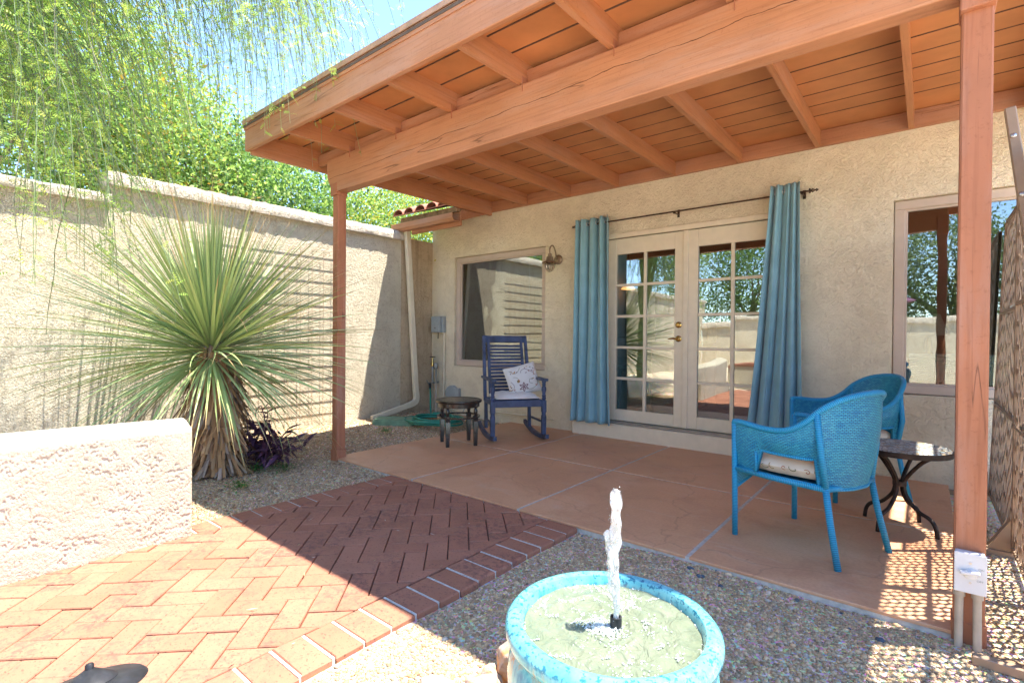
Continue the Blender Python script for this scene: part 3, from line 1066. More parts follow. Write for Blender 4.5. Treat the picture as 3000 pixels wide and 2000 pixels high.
# ================================================================== HOUSE
house = thing('house', 'cream stucco house wall with french doors and two large windows', 'house', (0, 0, 0))
OPEN = [(-5.46, -3.80, 0.72, 2.325), (-2.915, -1.045, 0.175, 2.30), (-0.22, 1.36, 0.70, 2.32)]
def wall_with_openings(x0, x1, z0, z1, y, opens, depth):
    mb = MB()
    xs_ = sorted({x0, x1, *[o[0] for o in opens], *[o[1] for o in opens]})
    zs_ = sorted({z0, z1, *[o[2] for o in opens], *[o[3] for o in opens]})
    for i in range(len(xs_) - 1):
        for j in range(len(zs_) - 1):
            cxm = (xs_[i] + xs_[i + 1]) / 2; czm = (zs_[j] + zs_[j + 1]) / 2
            if any(o[0] < cxm < o[1] and o[2] < czm < o[3] for o in opens):
                continue
            a, b, c, d = xs_[i], xs_[i + 1], zs_[j], zs_[j + 1]
            mb.add([(a, y, c), (b, y, c), (b, y, d), (a, y, d)], [(0, 1, 2, 3)])
            mb.add([(a, y + depth, c), (b, y + depth, c), (b, y + depth, d), (a, y + depth, d)], [(3, 2, 1, 0)])
    for a, b, c, d in opens:
        for p, q in (((a, c), (a, d)), ((a, d), (b, d)), ((b, d), (b, c)), ((b, c), (a, c))):
            mb.add([(p[0], y, p[1]), (q[0], y, q[1]), (q[0], y + depth, q[1]), (p[0], y + depth, p[1])], [(0, 1, 2, 3)])
    return mb
wall_with_openings(-5.95, 3.0, -0.12, 3.05, WALL_Y, OPEN, 0.16).build('wall', 'stucco', house)
# room shell behind the openings
rm = MB()
X0, X1, Y0, Y1, Z0, Z1 = -5.9, 2.9, WALL_Y + 0.165, 9.6, 0.14, 2.7
rm.add([(X0, Y0, Z0), (X1, Y0, Z0), (X1, Y1, Z0), (X0, Y1, Z0)], [(0, 1, 2, 3)])
rm.build('room_floor', 'room_floor', house)
rm = MB()
rm.add([(X0, Y0, Z0), (X1, Y0, Z0), (X1, Y1, Z0), (X0, Y1, Z0), (X0, Y0, Z1), (X1, Y0, Z1), (X1, Y1, Z1), (X0, Y1, Z1)], [(2, 3, 7, 6), (4, 5, 6, 7), (0, 3, 7, 4), (1, 2, 6, 5)])
rm.build('room_walls', 'room', house)
MB().box(-3.52, -3.40, Y0, 9.5, Z0, Z1 - 0.01).build('room_partition', 'room', house)
MB().box(-0.62, -0.50, Y0, 8.2, Z0, Z1 - 0.01).build('room_partition', 'room', house)

def window(x0, x1, z0, z1, shade_top, label):
    y = WALL_Y + 0.035
    w = 0.078
    wo_ = bpy.data.objects.new('window', None)
    COL.objects.link(wo_)
    wo_.parent = house
    f = MB()
    for a, b, c, d in ((x0 + .004, x1 - .004, z0 + .004, z0 + w), (x0 + .004, x1 - .004, z1 - w, z1 - .004), (x0 + .004, x0 + w, z0 + w, z1 - w), (x1 - w, x1 - .004, z0 + w, z1 - w)):
        f.box(a, b, y, y + 0.09, c, d, 0.006)
    f.build('frame', 'frame', wo_)
    f = MB()
    i = w - 0.004
    t = 0.02
    for a, b, c, d in ((x0 + i, x1 - i, z0 + i, z0 + i + t), (x0 + i, x1 - i, z1 - i - t, z1 - i), (x0 + i, x0 + i + t, z0 + i + t, z1 - i - t), (x1 - i - t, x1 - i, z0 + i + t, z1 - i - t)):
        f.box(a, b, y + 0.02, y + 0.07, c, d, 0.003)
    f.build('glazing_bead', 'frame', wo_)
    MB().box(x0 + i + t - .003, x1 - i - t + .003, y + 0.040, y + 0.044, z0 + i + t - .003, z1 - i - t + .003).build('pane', 'glass', wo_)
    # cellular shade, half lowered from the bottom
    sh = MB()
    n = 14
    zb = z0 + i + t + 0.005
    for k in range(n):
        a = zb + (shade_top - zb) * k / n; b = zb + (shade_top - zb) * (k + 1) / n
        xa, xb = x0 + i + t + 0.02, x1 - i - t - 0.02
        ya, yb = y + 0.066, y + 0.052
        sh.add([(xa, ya, a), (xb, ya, a), (xb, yb, (a + b) / 2), (xa, yb, (a + b) / 2), (xb, ya, b), (xa, ya, b)], [(0, 1, 2, 3), (3, 2, 4, 5)])
    sh.box(x0 + i + t + 0.02, x1 - i - t - 0.02, y + 0.050, y + 0.075, shade_top, shade_top + 0.02)
    sh.build('shade', 'shade_fab', wo_)
    cd = MB()
    for q in (0.38, 0.8):
        xx = x0 + (x1 - x0) * q
        cd.tube([(xx, y + 0.06, shade_top + .02), (xx, y + 0.06, z1 - w)], 0.0022, 5)
    cd.build('shade_cord', 'plastic_white', wo_)
    return wo_
window(-5.46, -3.80, 0.72, 2.325, 1.10, '')
window(-0.22, 1.36, 0.70, 2.32, 1.02, '')

# french doors
door = bpy.data.objects.new('french_door', None)
COL.objects.link(door)
door.parent = house
DY = WALL_Y + 0.02
f = MB()
f.box(-2.965, -2.905, WALL_Y - 0.022, WALL_Y + 0.12, 0.19, 2.30, 0.004)
f.box(-1.055, -0.995, WALL_Y - 0.022, WALL_Y + 0.12, 0.19, 2.30, 0.004)
f.box(-2.975, -0.985, WALL_Y - 0.026, WALL_Y + 0.12, 2.30, 2.355, 0.006)
f.build('door_frame', 'cream', door)
def leaf_part(a, b, c, d, y0=DY, y1=DY + 0.045, nm='stile', bv=0.003):
    return MB().box(a, b, y0, y1, c, d, bv).build(nm, 'cream', door)
for (L0, P0, P1, P2, P3, L1) in ((-2.902, -2.800, -2.466, -2.430, -2.105, -2.003), (-1.957, -1.855, -1.528, -1.492, -1.162, -1.058)):
    zb, zt = 0.325, 2.118
    leaf_part(L0, P0, 0.195, 2.298, nm='stile')
    leaf_part(P3, L1, 0.195, 2.298, nm='stile')
    leaf_part(P0, P3, 0.195, zb, DY + .002, DY + 0.043, nm='bottom_rail')
    leaf_part(P0, P3, zt, 2.298, DY + .002, DY + 0.043, nm='top_rail')
    leaf_part(P1, P2, zb, zt, DY + 0.006, DY + 0.040, nm='muntin')
    ph = (zt - zb) / 5
    for k in range(1, 5):
        z = zb + ph * k
        leaf_part(P0, P1, z - 0.015, z + 0.015, DY + 0.008, DY + 0.038, nm='muntin')
        leaf_part(P2, P3, z - 0.015, z + 0.015, DY + 0.008, DY + 0.038, nm='muntin')
    for k in range(5):
        z0 = zb + ph * k + (0.015 if k else 0) - .004
        z1 = zb + ph * (k + 1) - (0.015 if k < 4 else 0) + .004
        for a, b in ((P0, P1), (P2, P3)):
            p = MB().box(a - .004, b + .004, DY + 0.021, DY + 0.025, z0, z1).build('pane', 'glass_door', door)
            # every pane sits a hair out of true
            mid = Vector(((a + b) / 2, DY + 0.023, (z0 + z1) / 2))
            p.data.transform(Matrix.Translation(-mid))
            p.location = mid
            p.rotation_euler = (random.gauss(0, 0.0025), 0, random.gauss(0, 0.0025))
leaf_part(-2.006, -1.953, 0.195, 2.298, DY - 0.018, DY + 0.02, 'astragal')
for z, nm in ((1.296, 'deadbolt'), (1.147, 'door_handle')):
    kb = MB()
    n = 20
    prof = [(0.034, 0), (0.034, 0.006), (0.027, 0.010), (0.018, 0.012), (0.018, 0.025), (0.012, 0.03)]
    t = MB().lathe(prof, n)
    kb.add([(-2.055 + x, DY - zz, z + yy) for x, yy, zz in t.v], t.f)
    if nm == 'door_handle':
        kb.tube(spline([(-2.055, DY - 0.035, z), (-2.075, DY - 0.045, z), (-2.11, DY - 0.045, z + .002), (-2.155, DY - 0.042, z - .004)], 4), [0.009] * 9 + [0.008, 0.007, 0.006, 0.006], 8)
    kb.build(nm, 'brass', door, smooth=True)
t = MB()
t.box(-2.965, -0.995, WALL_Y - 0.06, WALL_Y + 0.1, 0.165, 0.19, 0.004)
t.build('threshold', 'threshold', door)
st = MB()
st.box(-3.33, -0.70, WALL_Y - 0.085, WALL_Y + 0.01, -0.02, 0.163, 0.012)
st.build('door_step', 'cream', house)

# --- inside: what the panes let through
cab = thing('cabinet', 'dark tall cabinet seen through the left french door', 'cabinet', (-2.95, 7.9, 0.14))
MB().box(-.42, .42, -.25, .25, 0.0, 0.85, .01).build('base', 'darkwood', cab)
MB().box(-.42, .42, -.15, .25, 0.95, 1.75, .01).build('upper', 'darkwood', cab)
for s_ in (-1, 1):
    MB().box(-.405 if s_ < 0 else .01, -.01 if s_ < 0 else .405, -.27, -.252, 0.05, 0.8, .004).build('cabinet_door', 'darkwood', cab)
stl = thing('bar_stool', 'woven back bar stool with dark legs behind the left door', 'stool', (-3.02, 6.25, 0.14), 0.5)
MB().box(-.2, .2, -.2, .2, .58, .65, .02).build('seat', 'darkwood', stl)
MB().box(-.21, .21, .16, .21, .62, 1.02, .02).build('backrest', 'weathered', stl)
for a in (-1, 1):
    for b in (-1, 1):
        MB().bar((a * .16, b * .16, .6), (a * .21, b * .21, 0), .04, .04, (0, 1, 0)).build('leg', 'darkwood', stl)
lp = thing('pendant_lamp', 'glowing amber glass pendant lamp inside the left door', 'lamp', (-3.27, 6.6, 1.84))
MB().lathe([(0.02, .08), (.05, .055), (.09, .015), (.10, 0)], 20, cap=False).build('shade', 'lit', lp, smooth=True)
MB().tube([(0, 0, .1), (0, 0, .9)], .006, 6).build('cord', 'black', lp)
for (xx, z0, w, h) in ((-1.75, 1.25, .55, .7), (-1.95, 1.95, .35, .25)):
    pic = thing('framed_picture', 'green landscape picture on the room wall behind the right door' if h > .5 else 'small dark framed picture high on the room wall', 'picture', (xx, 9.58, z0))
    for a, b, c, d in ((-w / 2, w / 2, 0, .04), (-w / 2, w / 2, h - .04, h), (-w / 2, -w / 2 + .04, .04, h - .04), (w / 2 - .04, w / 2, .04, h - .04)):
        MB().box(a, b, -.03, 0, c, d).build('frame', 'darkwood', pic)
    MB().box(-w / 2 + .04, w / 2 - .04, -.015, -.003, .04, h - .04).build('picture', 'lampshade' if h > .5 else 'valve_green', pic)
tl = thing('table_lamp', 'table lamp with pale cone shade inside the right window', 'lamp', (0.02, 6.3, 0.14))
MB().lathe([(0.10, .80), (.10, .82), (.02, .84), (.03, .95), (.02, 1.04)], 16).build('base', 'brass', tl, smooth=True)
MB().lathe([(.15, 1.06), (.085, 1.26)], 24, cap=False).build('shade', 'lampshade', tl, smooth=True)
cn = thing('console_table', 'dark console table under the lamp inside the right window', 'table', (0.25, 6.3, 0.14))
MB().box(-.6, .6, -.2, .2, .75, .798, .005).build('top', 'darkwood', cn)
for a in (-1, 1):
    for b in (-1, 1):
        MB().box(a * .55 - .025, a * .55 + .025, b * .16 - .025, b * .16 + .025, 0, .75).build('leg', 'darkwood', cn)

# --- eave with clay tiles, left and right of the patio cover
def eave(x0, x1, tiles):
    ev = bpy.data.objects.new('eave', None)
    COL.objects.link(ev)
    ev.parent = house
    MB().prism_yz([(4.78, 2.70), (4.82, 2.70), (WALL_Y, 2.88), (WALL_Y, 3.0), (4.78, 2.83)], x0 + .32, x1).build('soffit', 'brown_x', ev)
    MB().box(x0 + .30, x1, 4.745, 4.778, 2.615, 2.80, .004).build('fascia', 'brown_x', ev)
    MB().prism_yz([(4.615, 2.765), (4.62, 2.70), (4.65, 2.665), (4.742, 2.665), (4.742, 2.765), (4.735, 2.765), (4.735, 2.675), (4.655, 2.675), (4.628, 2.705), (4.623, 2.765)], x0, x1 - .02).build('gutter', 'brown_x', ev)
    MB().prism_yz([(4.70, 2.79), (4.71, 2.865), (WALL_Y + .2, 3.06), (WALL_Y + .2, 3.0)], x0 + .10, x1 - .02).build('roof_board', 'weathered', ev)
    n = int((x1 - x0) / 0.235)
    sh = None
    for k in range(n):
        xc = x0 + 0.17 + k * 0.235
        for row in range(3):
            if sh is None:
                tb = MB()
                def fn(u, v):
                    a = math.pi * (1 - u)
                    r = 0.105 - 0.018 * v
                    return (math.cos(a) * r, v * 0.42, math.sin(a) * r * 0.8 + v * 0.14)
                def fn2(u, v):
                    a = math.pi * (1 - u)
                    r = 0.092 - 0.018 * v
                    return (math.cos(a) * r, v * 0.42, math.sin(a) * r * 0.8 + v * 0.14)
                tb.grid(fn, 10, 2)
                tb.grid(fn2, 10, 2)
                q = MB().grid(lambda u, v: (math.cos(math.pi * (1 - u)) * (0.105 - .013 * v), 0, math.sin(math.pi * (1 - u)) * (.105 - .013 * v) * .8), 10, 1)
                tb.add(q.v, q.f)
                sh = tb.mesh('roof_tile', True)
                # pan tile between covers
            o = link('roof_tile', sh, 'tile', ev)
            o.location = (xc + random.uniform(-.01, .01), 4.60 + row * 0.33, 2.875 + row * 0.115)
            o.rotation_euler = (0, 0, random.gauss(0, .02))
    pan = MB()
    pan.prism_yz([(4.605, 2.872), (4.605, 2.885), (5.75, 3.275), (5.75, 3.262)], x0 + .06, x1 - .03)
    pan.build('pan_tiles', 'tile', ev)
eave(-6.05, -4.76, True)
eave(0.70, 3.2, True)
# main roof slope beyond the eaves
rf = MB()
rf.add([(-6.0, WALL_Y + .06, 3.10), (3.2, WALL_Y + .06, 3.10), (3.2, 10.0, 4.6), (-6.0, 10.0, 4.6), (-6.0, 10.0, 3.0), (3.2, 10.0, 3.0), (-6.0, WALL_Y + .06, 3.06), (3.2, WALL_Y + .06, 3.06)], [(0, 1, 2, 3), (3, 2, 5, 4), (0, 3, 4, 6), (1, 7, 5, 2)])
rf.build('roof', 'tile', house)

# ================================================================== PATIO COVER
pc = thing('patio_cover', 'brown painted timber patio roof on two posts over the slab', 'patio cover')
def rz_bot(y):
    return 2.88 - 0.02 * (WALL_Y - y)
def deck(y):
    return 3.03 - 0.02 * (WALL_Y - y)
XL, XR = -4.745, 0.60
# beam with rounded left end
prof = [(0.19, 2.50), (0.19, 2.82), (-4.445, 2.82), (-4.452, 2.70), (-4.425, 2.615), (-4.385, 2.555), (-4.35, 2.505), (-4.32, 2.50)]
bm = MB().prism_xz(prof[::-1], 2.638, 2.746).build('beam', 'beam', pc)
solid_bevel(bm, 0.008)
# posts
p = MB().box(-4.368, -4.278, 2.655, 2.745, -0.06, 2.498, 0.006).build('post', 'brown_z', pc)
bs0 = MB().box(-4.374, -4.272, 2.649, 2.751, -0.06, 0.075, 0.004).build('post_base', 'brown_z', p)
p2 = MB().box(0.096, 0.190, 2.662, 2.755, -0.12, 2.498, 0.006).build('post', 'brown_z', pc)
MB().box(0.090, 0.196, 2.630, 2.760, 2.43, 2.66, 0.003).build('post_cap', 'brown_z', p2)
MB().box(-4.372, -4.274, 2.632, 2.752, 2.47, 2.58, 0.003).build('post_cap', 'brown_z', p)
MB().box(0.091, 0.195, 2.657, 2.76, -0.12, 0.05, 0.003).build('post_base', 'brown_z', p2)
# rafters
raf = [-4.705, -4.085, -3.42, -2.765, -2.10, -1.43, -0.77, -0.11, 0.565]
for i, xc in enumerate(raf):
    w = 0.038
    dep = 0.045 if i in (0, 8) else 0.0
    y0, y1 = 2.05, WALL_Y - 0.045
    MB().prism_yz([(y0, rz_bot(y0) - dep), (y1, rz_bot(y1) - dep), (y1, deck(y1) - .001), (y0, deck(y0) - .001)], xc - w / 2, xc + w / 2).build('rafter', 'brown_y', pc)
for i in range(len(raf) - 1):
    a, b = raf[i] + .021, raf[i + 1] - .021
    MB().box(a, b, 2.69, 2.72, 2.822, 2.93).build('blocking', 'brown_x', pc)
for xc in raf[1:8]:
    MB().box(xc + .0195, xc + .0225, 2.632, 2.70, 2.77, 2.87).build('rafter_tie', 'brown_z', pc)
MB().box(XL, XR, WALL_Y - 0.043, WALL_Y - 0.002, 2.885, 3.026, .003).build('ledger', 'brown_x', pc)
# fascia and drip edge
fa = MB().box(XL, XR, 2.012, 2.049, 2.795, 3.025, 0.004).build('fascia', 'brown_x', pc)
MB().prism_yz([(1.992, 3.028), (2.0, 3.028), (2.0, 3.058), (2.2, 3.064), (2.2, 3.070), (1.992, 3.064)], XL - .012, XR + .012).build('drip_edge', 'metal_edge', pc)
MB().box(XL - .004, XR + .004, 2.004, 2.011, 2.975, 3.026).build('trim_strip', 'brown_x', pc)
# deck planks
edges = [2.05, 2.29]
while edges[-1] < WALL_Y - 0.3:
    edges.append(edges[-1] + 0.2385)
edges[-1] = WALL_Y - 0.003
for k in range(len(edges) - 1):
    a, b = edges[k] + .0045, edges[k + 1] - .0045
    dz = random.uniform(-.001, .001)
    MB().prism_yz([(a, deck(a) + .005 + dz), (a + .004, deck(a) + dz), (b - .004, deck(b) + dz), (b, deck(b) + .005 + dz), (b, deck(b) + .034), (a, deck(a) + .034)], XL + .002, XR - .002).build('roof_plank', 'brown_deck', pc)
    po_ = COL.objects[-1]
    po_.data.materials.append(M['gap_shade'])
    for fi in (2, 4, 5, 7):  # chamfer and side faces get the painted gap shade
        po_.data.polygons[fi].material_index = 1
MB().prism_yz([(2.0, deck(2.0) + .036), (WALL_Y + .05, deck(WALL_Y) + .036), (WALL_Y + .05, deck(WALL_Y) + .075), (2.0, deck(2.0) + .056)], XL - .005, XR + .005).build('roof_sheet', 'roofing', pc)

# ================================================================== GARDEN WALLS
def garden_wall(name, label, segs, capmat='cap'):
    """segs: list of (x0,x1,y0,y1,ztop) bodies each with an overhanging rounded cap."""
    t = thing(name, label, 'garden wall')
    for x0, x1, y0, y1, zc0, zc1, cap in segs:
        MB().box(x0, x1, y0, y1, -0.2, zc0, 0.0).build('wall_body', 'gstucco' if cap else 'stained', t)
        if cap:
            e = 0.058
            ny_ = max(2, int((y1 - y0 + x1 - x0) / 0.05))
            rg = random.Random(int(y0 * 10) + 5)
            along_y = (y1 - y0) > (x1 - x0)
            prof = [(-0.5, 0.0), (-0.515, 0.3), (-0.50, 0.75), (-0.42, 1.0), (0.0, 1.04), (0.42, 1.0), (0.50, 0.75), (0.515, 0.3), (0.5, 0.0)]
            c = MB()
            if along_y:
                W = (x1 - x0) + 2 * e; xc = (x0 + x1) / 2
                vs = []
                for j in range(ny_ + 1):
                    yy = y0 - (0.03 if not j else 0) + (y1 - y0) * j / ny_
                    for a, b in prof:
                        vs.append((xc + a * W + rg.gauss(0, .0035), yy, zc0 + b * (zc1 - zc0) + rg.gauss(0, .003) * (b > .1)))
            else:
                W = (y1 - y0) + 2 * e; yc = (y0 + y1) / 2
                vs = []
                for j in range(ny_ + 1):
                    xx = x0 + (x1 - x0) * j / ny_
                    for a, b in prof:
                        vs.append((xx, yc - a * W + rg.gauss(0, .0035), zc0 + b * (zc1 - zc0) + rg.gauss(0, .003) * (b > .1)))
            k = len(prof)
            fs = [(j * k + i, j * k + (i + 1) % k, (j + 1) * k + (i + 1) % k, (j + 1) * k + i) for j in range(ny_) for i in range(k)]
            fs += [tuple(range(k))[::-1], tuple(ny_ * k + i for i in range(k))]
            c.add(vs, fs)
            c.build('coping', capmat, t, smooth=True)
    return t
garden_wall('garden_wall', 'tall cream stucco garden wall with a stepped rounded coping on the left', [
    (-6.15, -5.95, 1.315, 4.72, 2.545, 2.675, True),
    (-6.15, -5.951, -7.0, 1.313, 2.365, 2.46, True),
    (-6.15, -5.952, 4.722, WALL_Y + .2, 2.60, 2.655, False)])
garden_wall('garden_wall', 'cream stucco wall closing the garden opposite the house, seen reflected in the panes', [
    (-5.94, 9.0, -7.2, -7.0, 1.66, 1.80, True)])

# low planter wall with really modelled stucco
def low_wall():
    t = thing('planter_wall', 'low white stucco planter wall beside the brick path in full sun', 'planter wall', (0, 0, 0))
    nxg, nzg = 1000, 230
    # path of wall centre: straight along y then bending left behind the camera
    y_end = 1.108
    L = 2.4
    th = 0.30
    # profile around the section: front face bottom -> front top -> back
    prof_n = nzg
    H0 = 0.615
    def section(w):
        # w 0..1 : up the front face, rounded edge, across the top, down the back
        if w < 0.60:
            return (0.0, -0.05 + (H0 - 0.03 + 0.05) * w / 0.60)
        if w < 0.66:
            a = (w - 0.60) / 0.06 * math.pi / 2
            return (-0.03 + 0.03 * math.cos(a), H0 - 0.03 + 0.03 * math.sin(a))
        if w < 0.84:
            k = (w - 0.66) / 0.18
            return (-0.03 - (th - 0.06) * k, H0 + 0.035 * math.sin(math.pi * k))
        if w < 0.88:
            a = (w - 0.84) / 0.04 * math.pi / 2
            return (-th + 0.03 - 0.03 * math.sin(a), H0 - 0.03 + 0.03 * math.cos(a))
        return (-th, (H0 - 0.03) * (1 - (w - 0.88) / 0.12) - 0.05 * (w - 0.88) / 0.12)
    sec = np.array([section(i / (prof_n - 1)) for i in range(prof_n)])
    # normals of the section
    d = np.gradient(sec, axis=0)
    nrm = np.stack([d[:, 1], -d[:, 0]], 1)
    nrm /= np.linalg.norm(nrm, axis=1)[:, None] + 1e-9
    sh = (prof_n, nxg)
    a = vnoise(sh, (92, 170), 1) * 0.5 + vnoise(sh, (115, 400), 2) * 0.40 + vnoise(sh, (40, 52), 3) * 0.38
    msk = np.clip((vnoise(sh, (15, 26), 7) * .6 + vnoise(sh, (34, 60), 8) * .4 - .30) / .35, 0.12, 1)
    ridge = 1 - (1 - np.clip((a - 0.47) / 0.17, 0, 1)) * msk
    fine = vnoise(sh, (115, 480), 4)
    hgt = ridge * 0.0038 + fine * 0.0020
    topfade = np.ones(prof_n)
    W = np.linspace(0, 1, prof_n)
    topfade[(W > 0.63) & (W < 0.86)] = 0.35
    hgt = hgt * topfade[:, None]
    ly = np.linspace(y_end, y_end - L, nxg)
    # the far end rounds off
    X = -3.292 + sec[:, 0][:, None] + nrm[:, 0][:, None] * hgt
    Z = sec[:, 1][:, None] + nrm[:, 1][:, None] * hgt
    endr = np.clip(1 - (y_end - ly) / 0.02, 0, 1) ** 2
    X = X - (X + 3.292 + th / 2) * endr[None] * 0.05
    # gentle curve to the left behind the camera
    cur = np.clip((0.0 - ly), 0, None) ** 2 * 0.10
    X = X - cur[None]
    zrise = np.clip((y_end - ly), 0, None) * 0.02
    Z = Z + (zrise[None] * (sec[:, 1] > 0.3)[:, None])
    Y = np.broadcast_to(ly[None], X.shape)
    V = np.stack([X, Y, Z], -1).reshape(-1, 3)
    I = np.arange((prof_n - 1) * nxg).reshape(-1, nxg)[:, :-1].ravel()
    F = np.stack([I, I + nxg, I + nxg + 1, I + 1], 1)
    link('wall_body', np_mesh('wall_body', V, F, smooth=True), 'lowstucco', t)
    # end cap
    ring = [(X[i, 0], y_end - 0.002, Z[i, 0]) for i in range(prof_n)]
    MB().add(ring + [(-3.292 - th / 2, y_end - 0.001, 0.3)], [(i, (i + 1) % prof_n, prof_n) for i in range(prof_n)]).build('wall_end', 'lowstucco', t)
low_wall()
# brick topped step wall behind the camera (only seen as a reflection)
sw = thing('step_wall', 'low stucco wall with red brick top behind the path, reflected in the right door', 'garden wall')
MB().box(-3.6, -1.9, -2.2, -1.9, -.1, .46).build('wall_body', 'lowstucco', sw)
for k in range(14):
    MB().box(-3.6 + k * .122, -3.6 + k * .122 + .115, -2.22, -1.88, .462, .52, .006).build('brick', 'brick', sw)

# wire trellis on the left wall
tr = thing('wire_trellis', 'beige wire grid trellis fixed to the sunny garden wall', 'trellis')
X = -5.922
for k, z in enumerate(np.arange(0.10, 2.30, 0.152)):
    MB().tube([(X, 1.93, z), (X, 2.8, z + .006 * math.sin(k)), (X, 3.76, z)], 0.0042, 5).build('wire', 'wire', tr)
for k, y in enumerate(np.arange(1.95, 3.76, 0.152)):
    MB().tube([(X + .008, y, 0.04), (X + .007, y, 2.22)], 0.0040, 5).build('wire', 'wire', tr)

# ================================================================== FOLIAGE
def leaf_quads(P, D, N, L, Wd):
    """kite leaves: P base, D dir, N normal, L length, Wd width -> V,F (quad)"""
    S = np.cross(D, N)
    S /= np.linalg.norm(S, axis=1)[:, None] + 1e-9
    L = L[:, None]; Wd = Wd[:, None]
    a = P
    b = P + D * L * 0.45 + S * Wd * 0.5
    c = P + D * L + N * L * -0.05
    d = P + D * L * 0.45 - S * Wd * 0.5
    V = np.stack([a, b, c, d], 1).reshape(-1, 3)
    F = np.arange(len(P) * 4).reshape(-1, 4)
    return V, F

def rand_dirs(n, rg):
    v = rg.normal(size=(n, 3))
    return v / np.linalg.norm(v, axis=1)[:, None]

def crown(blobs, n, size, cols, seed, clump=0.22, nclump=None, upbias=0.4):
    """leaves gathered in clumps on and in a set of ellipsoid blobs [(c, r)]."""
    rg = np.random.default_rng(seed)
    vol = np.array([r[0] * r[1] * r[2] for _, r in blobs]) ** (2 / 3)
    nclump = nclump or n // 34
    bi = rg.choice(len(blobs), nclump, p=vol / vol.sum())
    C = np.array([b[0] for b in blobs])[bi]; RR = np.array([b[1] for b in blobs])[bi]
    d = rand_dirs(nclump, rg)
    rad = rg.uniform(0.25, 1.0, nclump) ** 0.4 * rg.normal(1, .10, nclump)
    cc = C + d * RR * rad[:, None]
    ccol = np.asarray(cols)[rg.integers(0, len(cols), nclump)] * rg.normal(1, .14, (nclump, 1)).clip(.55, 1.5)
    li = rg.integers(0, nclump, n)
    off = rg.normal(0, clump, (n, 3)) * np.array([1, 1, .75])
    P = cc[li] + off
    D = rand_dirs(n, rg) + d[li] * 0.5
    D[:, 2] -= 0.15
    D /= np.linalg.norm(D, axis=1)[:, None]
    N = rand_dirs(n, rg) * 0.8 + np.array([0, 0, upbias]) + d[li] * 0.4
    N -= D * (N * D).sum(1)[:, None]
    N /= np.linalg.norm(N, axis=1)[:, None] + 1e-9
    Ls = np.exp(rg.normal(math.log(size), .25, n))
    V, F = leaf_quads(P, D, N, Ls, Ls * rg.uniform(.38, .55, n))
    col = ccol[li] * rg.normal(1, .15, (n, 1)).clip(.5, 1.6)
    return V, F, np.repeat(col, 4, 0)

def limbs(mb, base, tips, r0, rg, segs=5, sag=0.0):
    for tp in tips:
        p = []
        for k in range(segs + 1):
            t = k / segs
            q = Vector(base).lerp(Vector(tp), t)
            q.z += sag * math.sin(math.pi * t)
            if 0 < k < segs:
                q += Vector((rg.gauss(0, .05), rg.gauss(0, .05), 0)) * (Vector(tp) - Vector(base)).length * 0.3
            p.append(q)
        mb.tube(p, [r0 * (1 - .8 * k / segs) for k in range(segs + 1)], 6)

def tree(name, label, base, trunk_h, blobs, n, size, cols, seed, r0=0.09, bark='bark', cat='tree', group=None, clump=0.22):
    t = thing(name, label, cat, base, group=group)
    rg = random.Random(seed)
    b = Vector(base)
    tm = MB()
    fork = Vector((rg.gauss(0, .08), rg.gauss(0, .08), trunk_h))
    tm.tube([(0, 0, -0.1), fork * .5 + Vector((rg.gauss(0, .05), rg.gauss(0, .05), 0)), fork], [r0, r0 * .8, r0 * .7], 8)
    limbs(tm, fork, [Vector(c) - b + Vector((rg.gauss(0, .2), rg.gauss(0, .2), .3 * r[2])) for c, r in blobs for _ in range(3)], r0 * .55, rg)
    tm.build('trunk', bark, t, smooth=True)
    V, F, col = crown([((np.array(c) - np.array(b)), r) for c, r in blobs], n, size, cols, seed, clump)
    link('crown', np_mesh('crown', V, F, col=col), 'leaf', t)
    return t

GREEN = [(0.20, 0.33, 0.07), (0.27, 0.42, 0.08), (0.13, 0.24, 0.05), (0.35, 0.46, 0.11), (0.22, 0.35, 0.11)]
DGREEN = [(0.09, 0.18, 0.045), (0.15, 0.27, 0.06), (0.21, 0.33, 0.09), (0.07, 0.14, 0.05)]
YGREEN = [(0.26, 0.37, 0.06), (0.38, 0.42, 0.06), (0.18, 0.30, 0.06), (0.44, 0.38, 0.06), (0.13, 0.24, 0.05)]
tree('shrub_tree', 'dense dark green leafy shrub just behind the lower part of the garden wall', (-7.4, 0.2, 0), 1.2,
     [((-7.3, -0.6, 2.6), (.9, 1.3, 1.3)), ((-7.5, 0.7, 3.1), (.9, 1.2, 1.5)), ((-7.8, -.2, 4.3), (1.1, 1.6, 1.1))], 44000, 0.058, DGREEN + GREEN, 11)
tree('shrub_tree', 'tall bright green tree rising behind the step in the garden wall', (-8.2, 1.9, 0), 1.6,
     [((-7.6, 1.9, 2.9), (1.0, 1.1, 1.2)), ((-8.2, 1.4, 4.3), (1.2, 1.3, 1.2)), ((-8.4, 2.4, 3.9), (1.2, 1.1, 1.0)), ((-8.6, .3, 5.3), (1.2, 1.4, 1.0))], 56000, 0.056, GREEN + YGREEN[:2] + [(0.30, .20, .03)], 12)
tree('shrub_tree', 'mid green shrub behind the garden wall under the roof corner', (-7.6, 3.5, 0), 1.2,
     [((-7.4, 3.3, 2.7), (.9, 1.0, 1.0)), ((-7.9, 3.9, 3.2), (1.0, 1.0, 1.0)), ((-7.6, 2.7, 3.2), (.9, .8, .9))], 38000, 0.056, GREEN + DGREEN, 13)
tree('shrub_tree', 'yellow flowering shrub above the garden wall between the post and the eave', (-7.5, 5.4, 0), 1.2,
     [((-7.4, 4.9, 2.8), (.9, .9, .95)), ((-7.6, 6.0, 3.1), (1.0, 1.0, 1.05)), ((-7.9, 7.2, 3.2), (1.0, 1.1, 1.1))], 38000, 0.056, YGREEN + GREEN + [(.50, .40, .03)], 14)
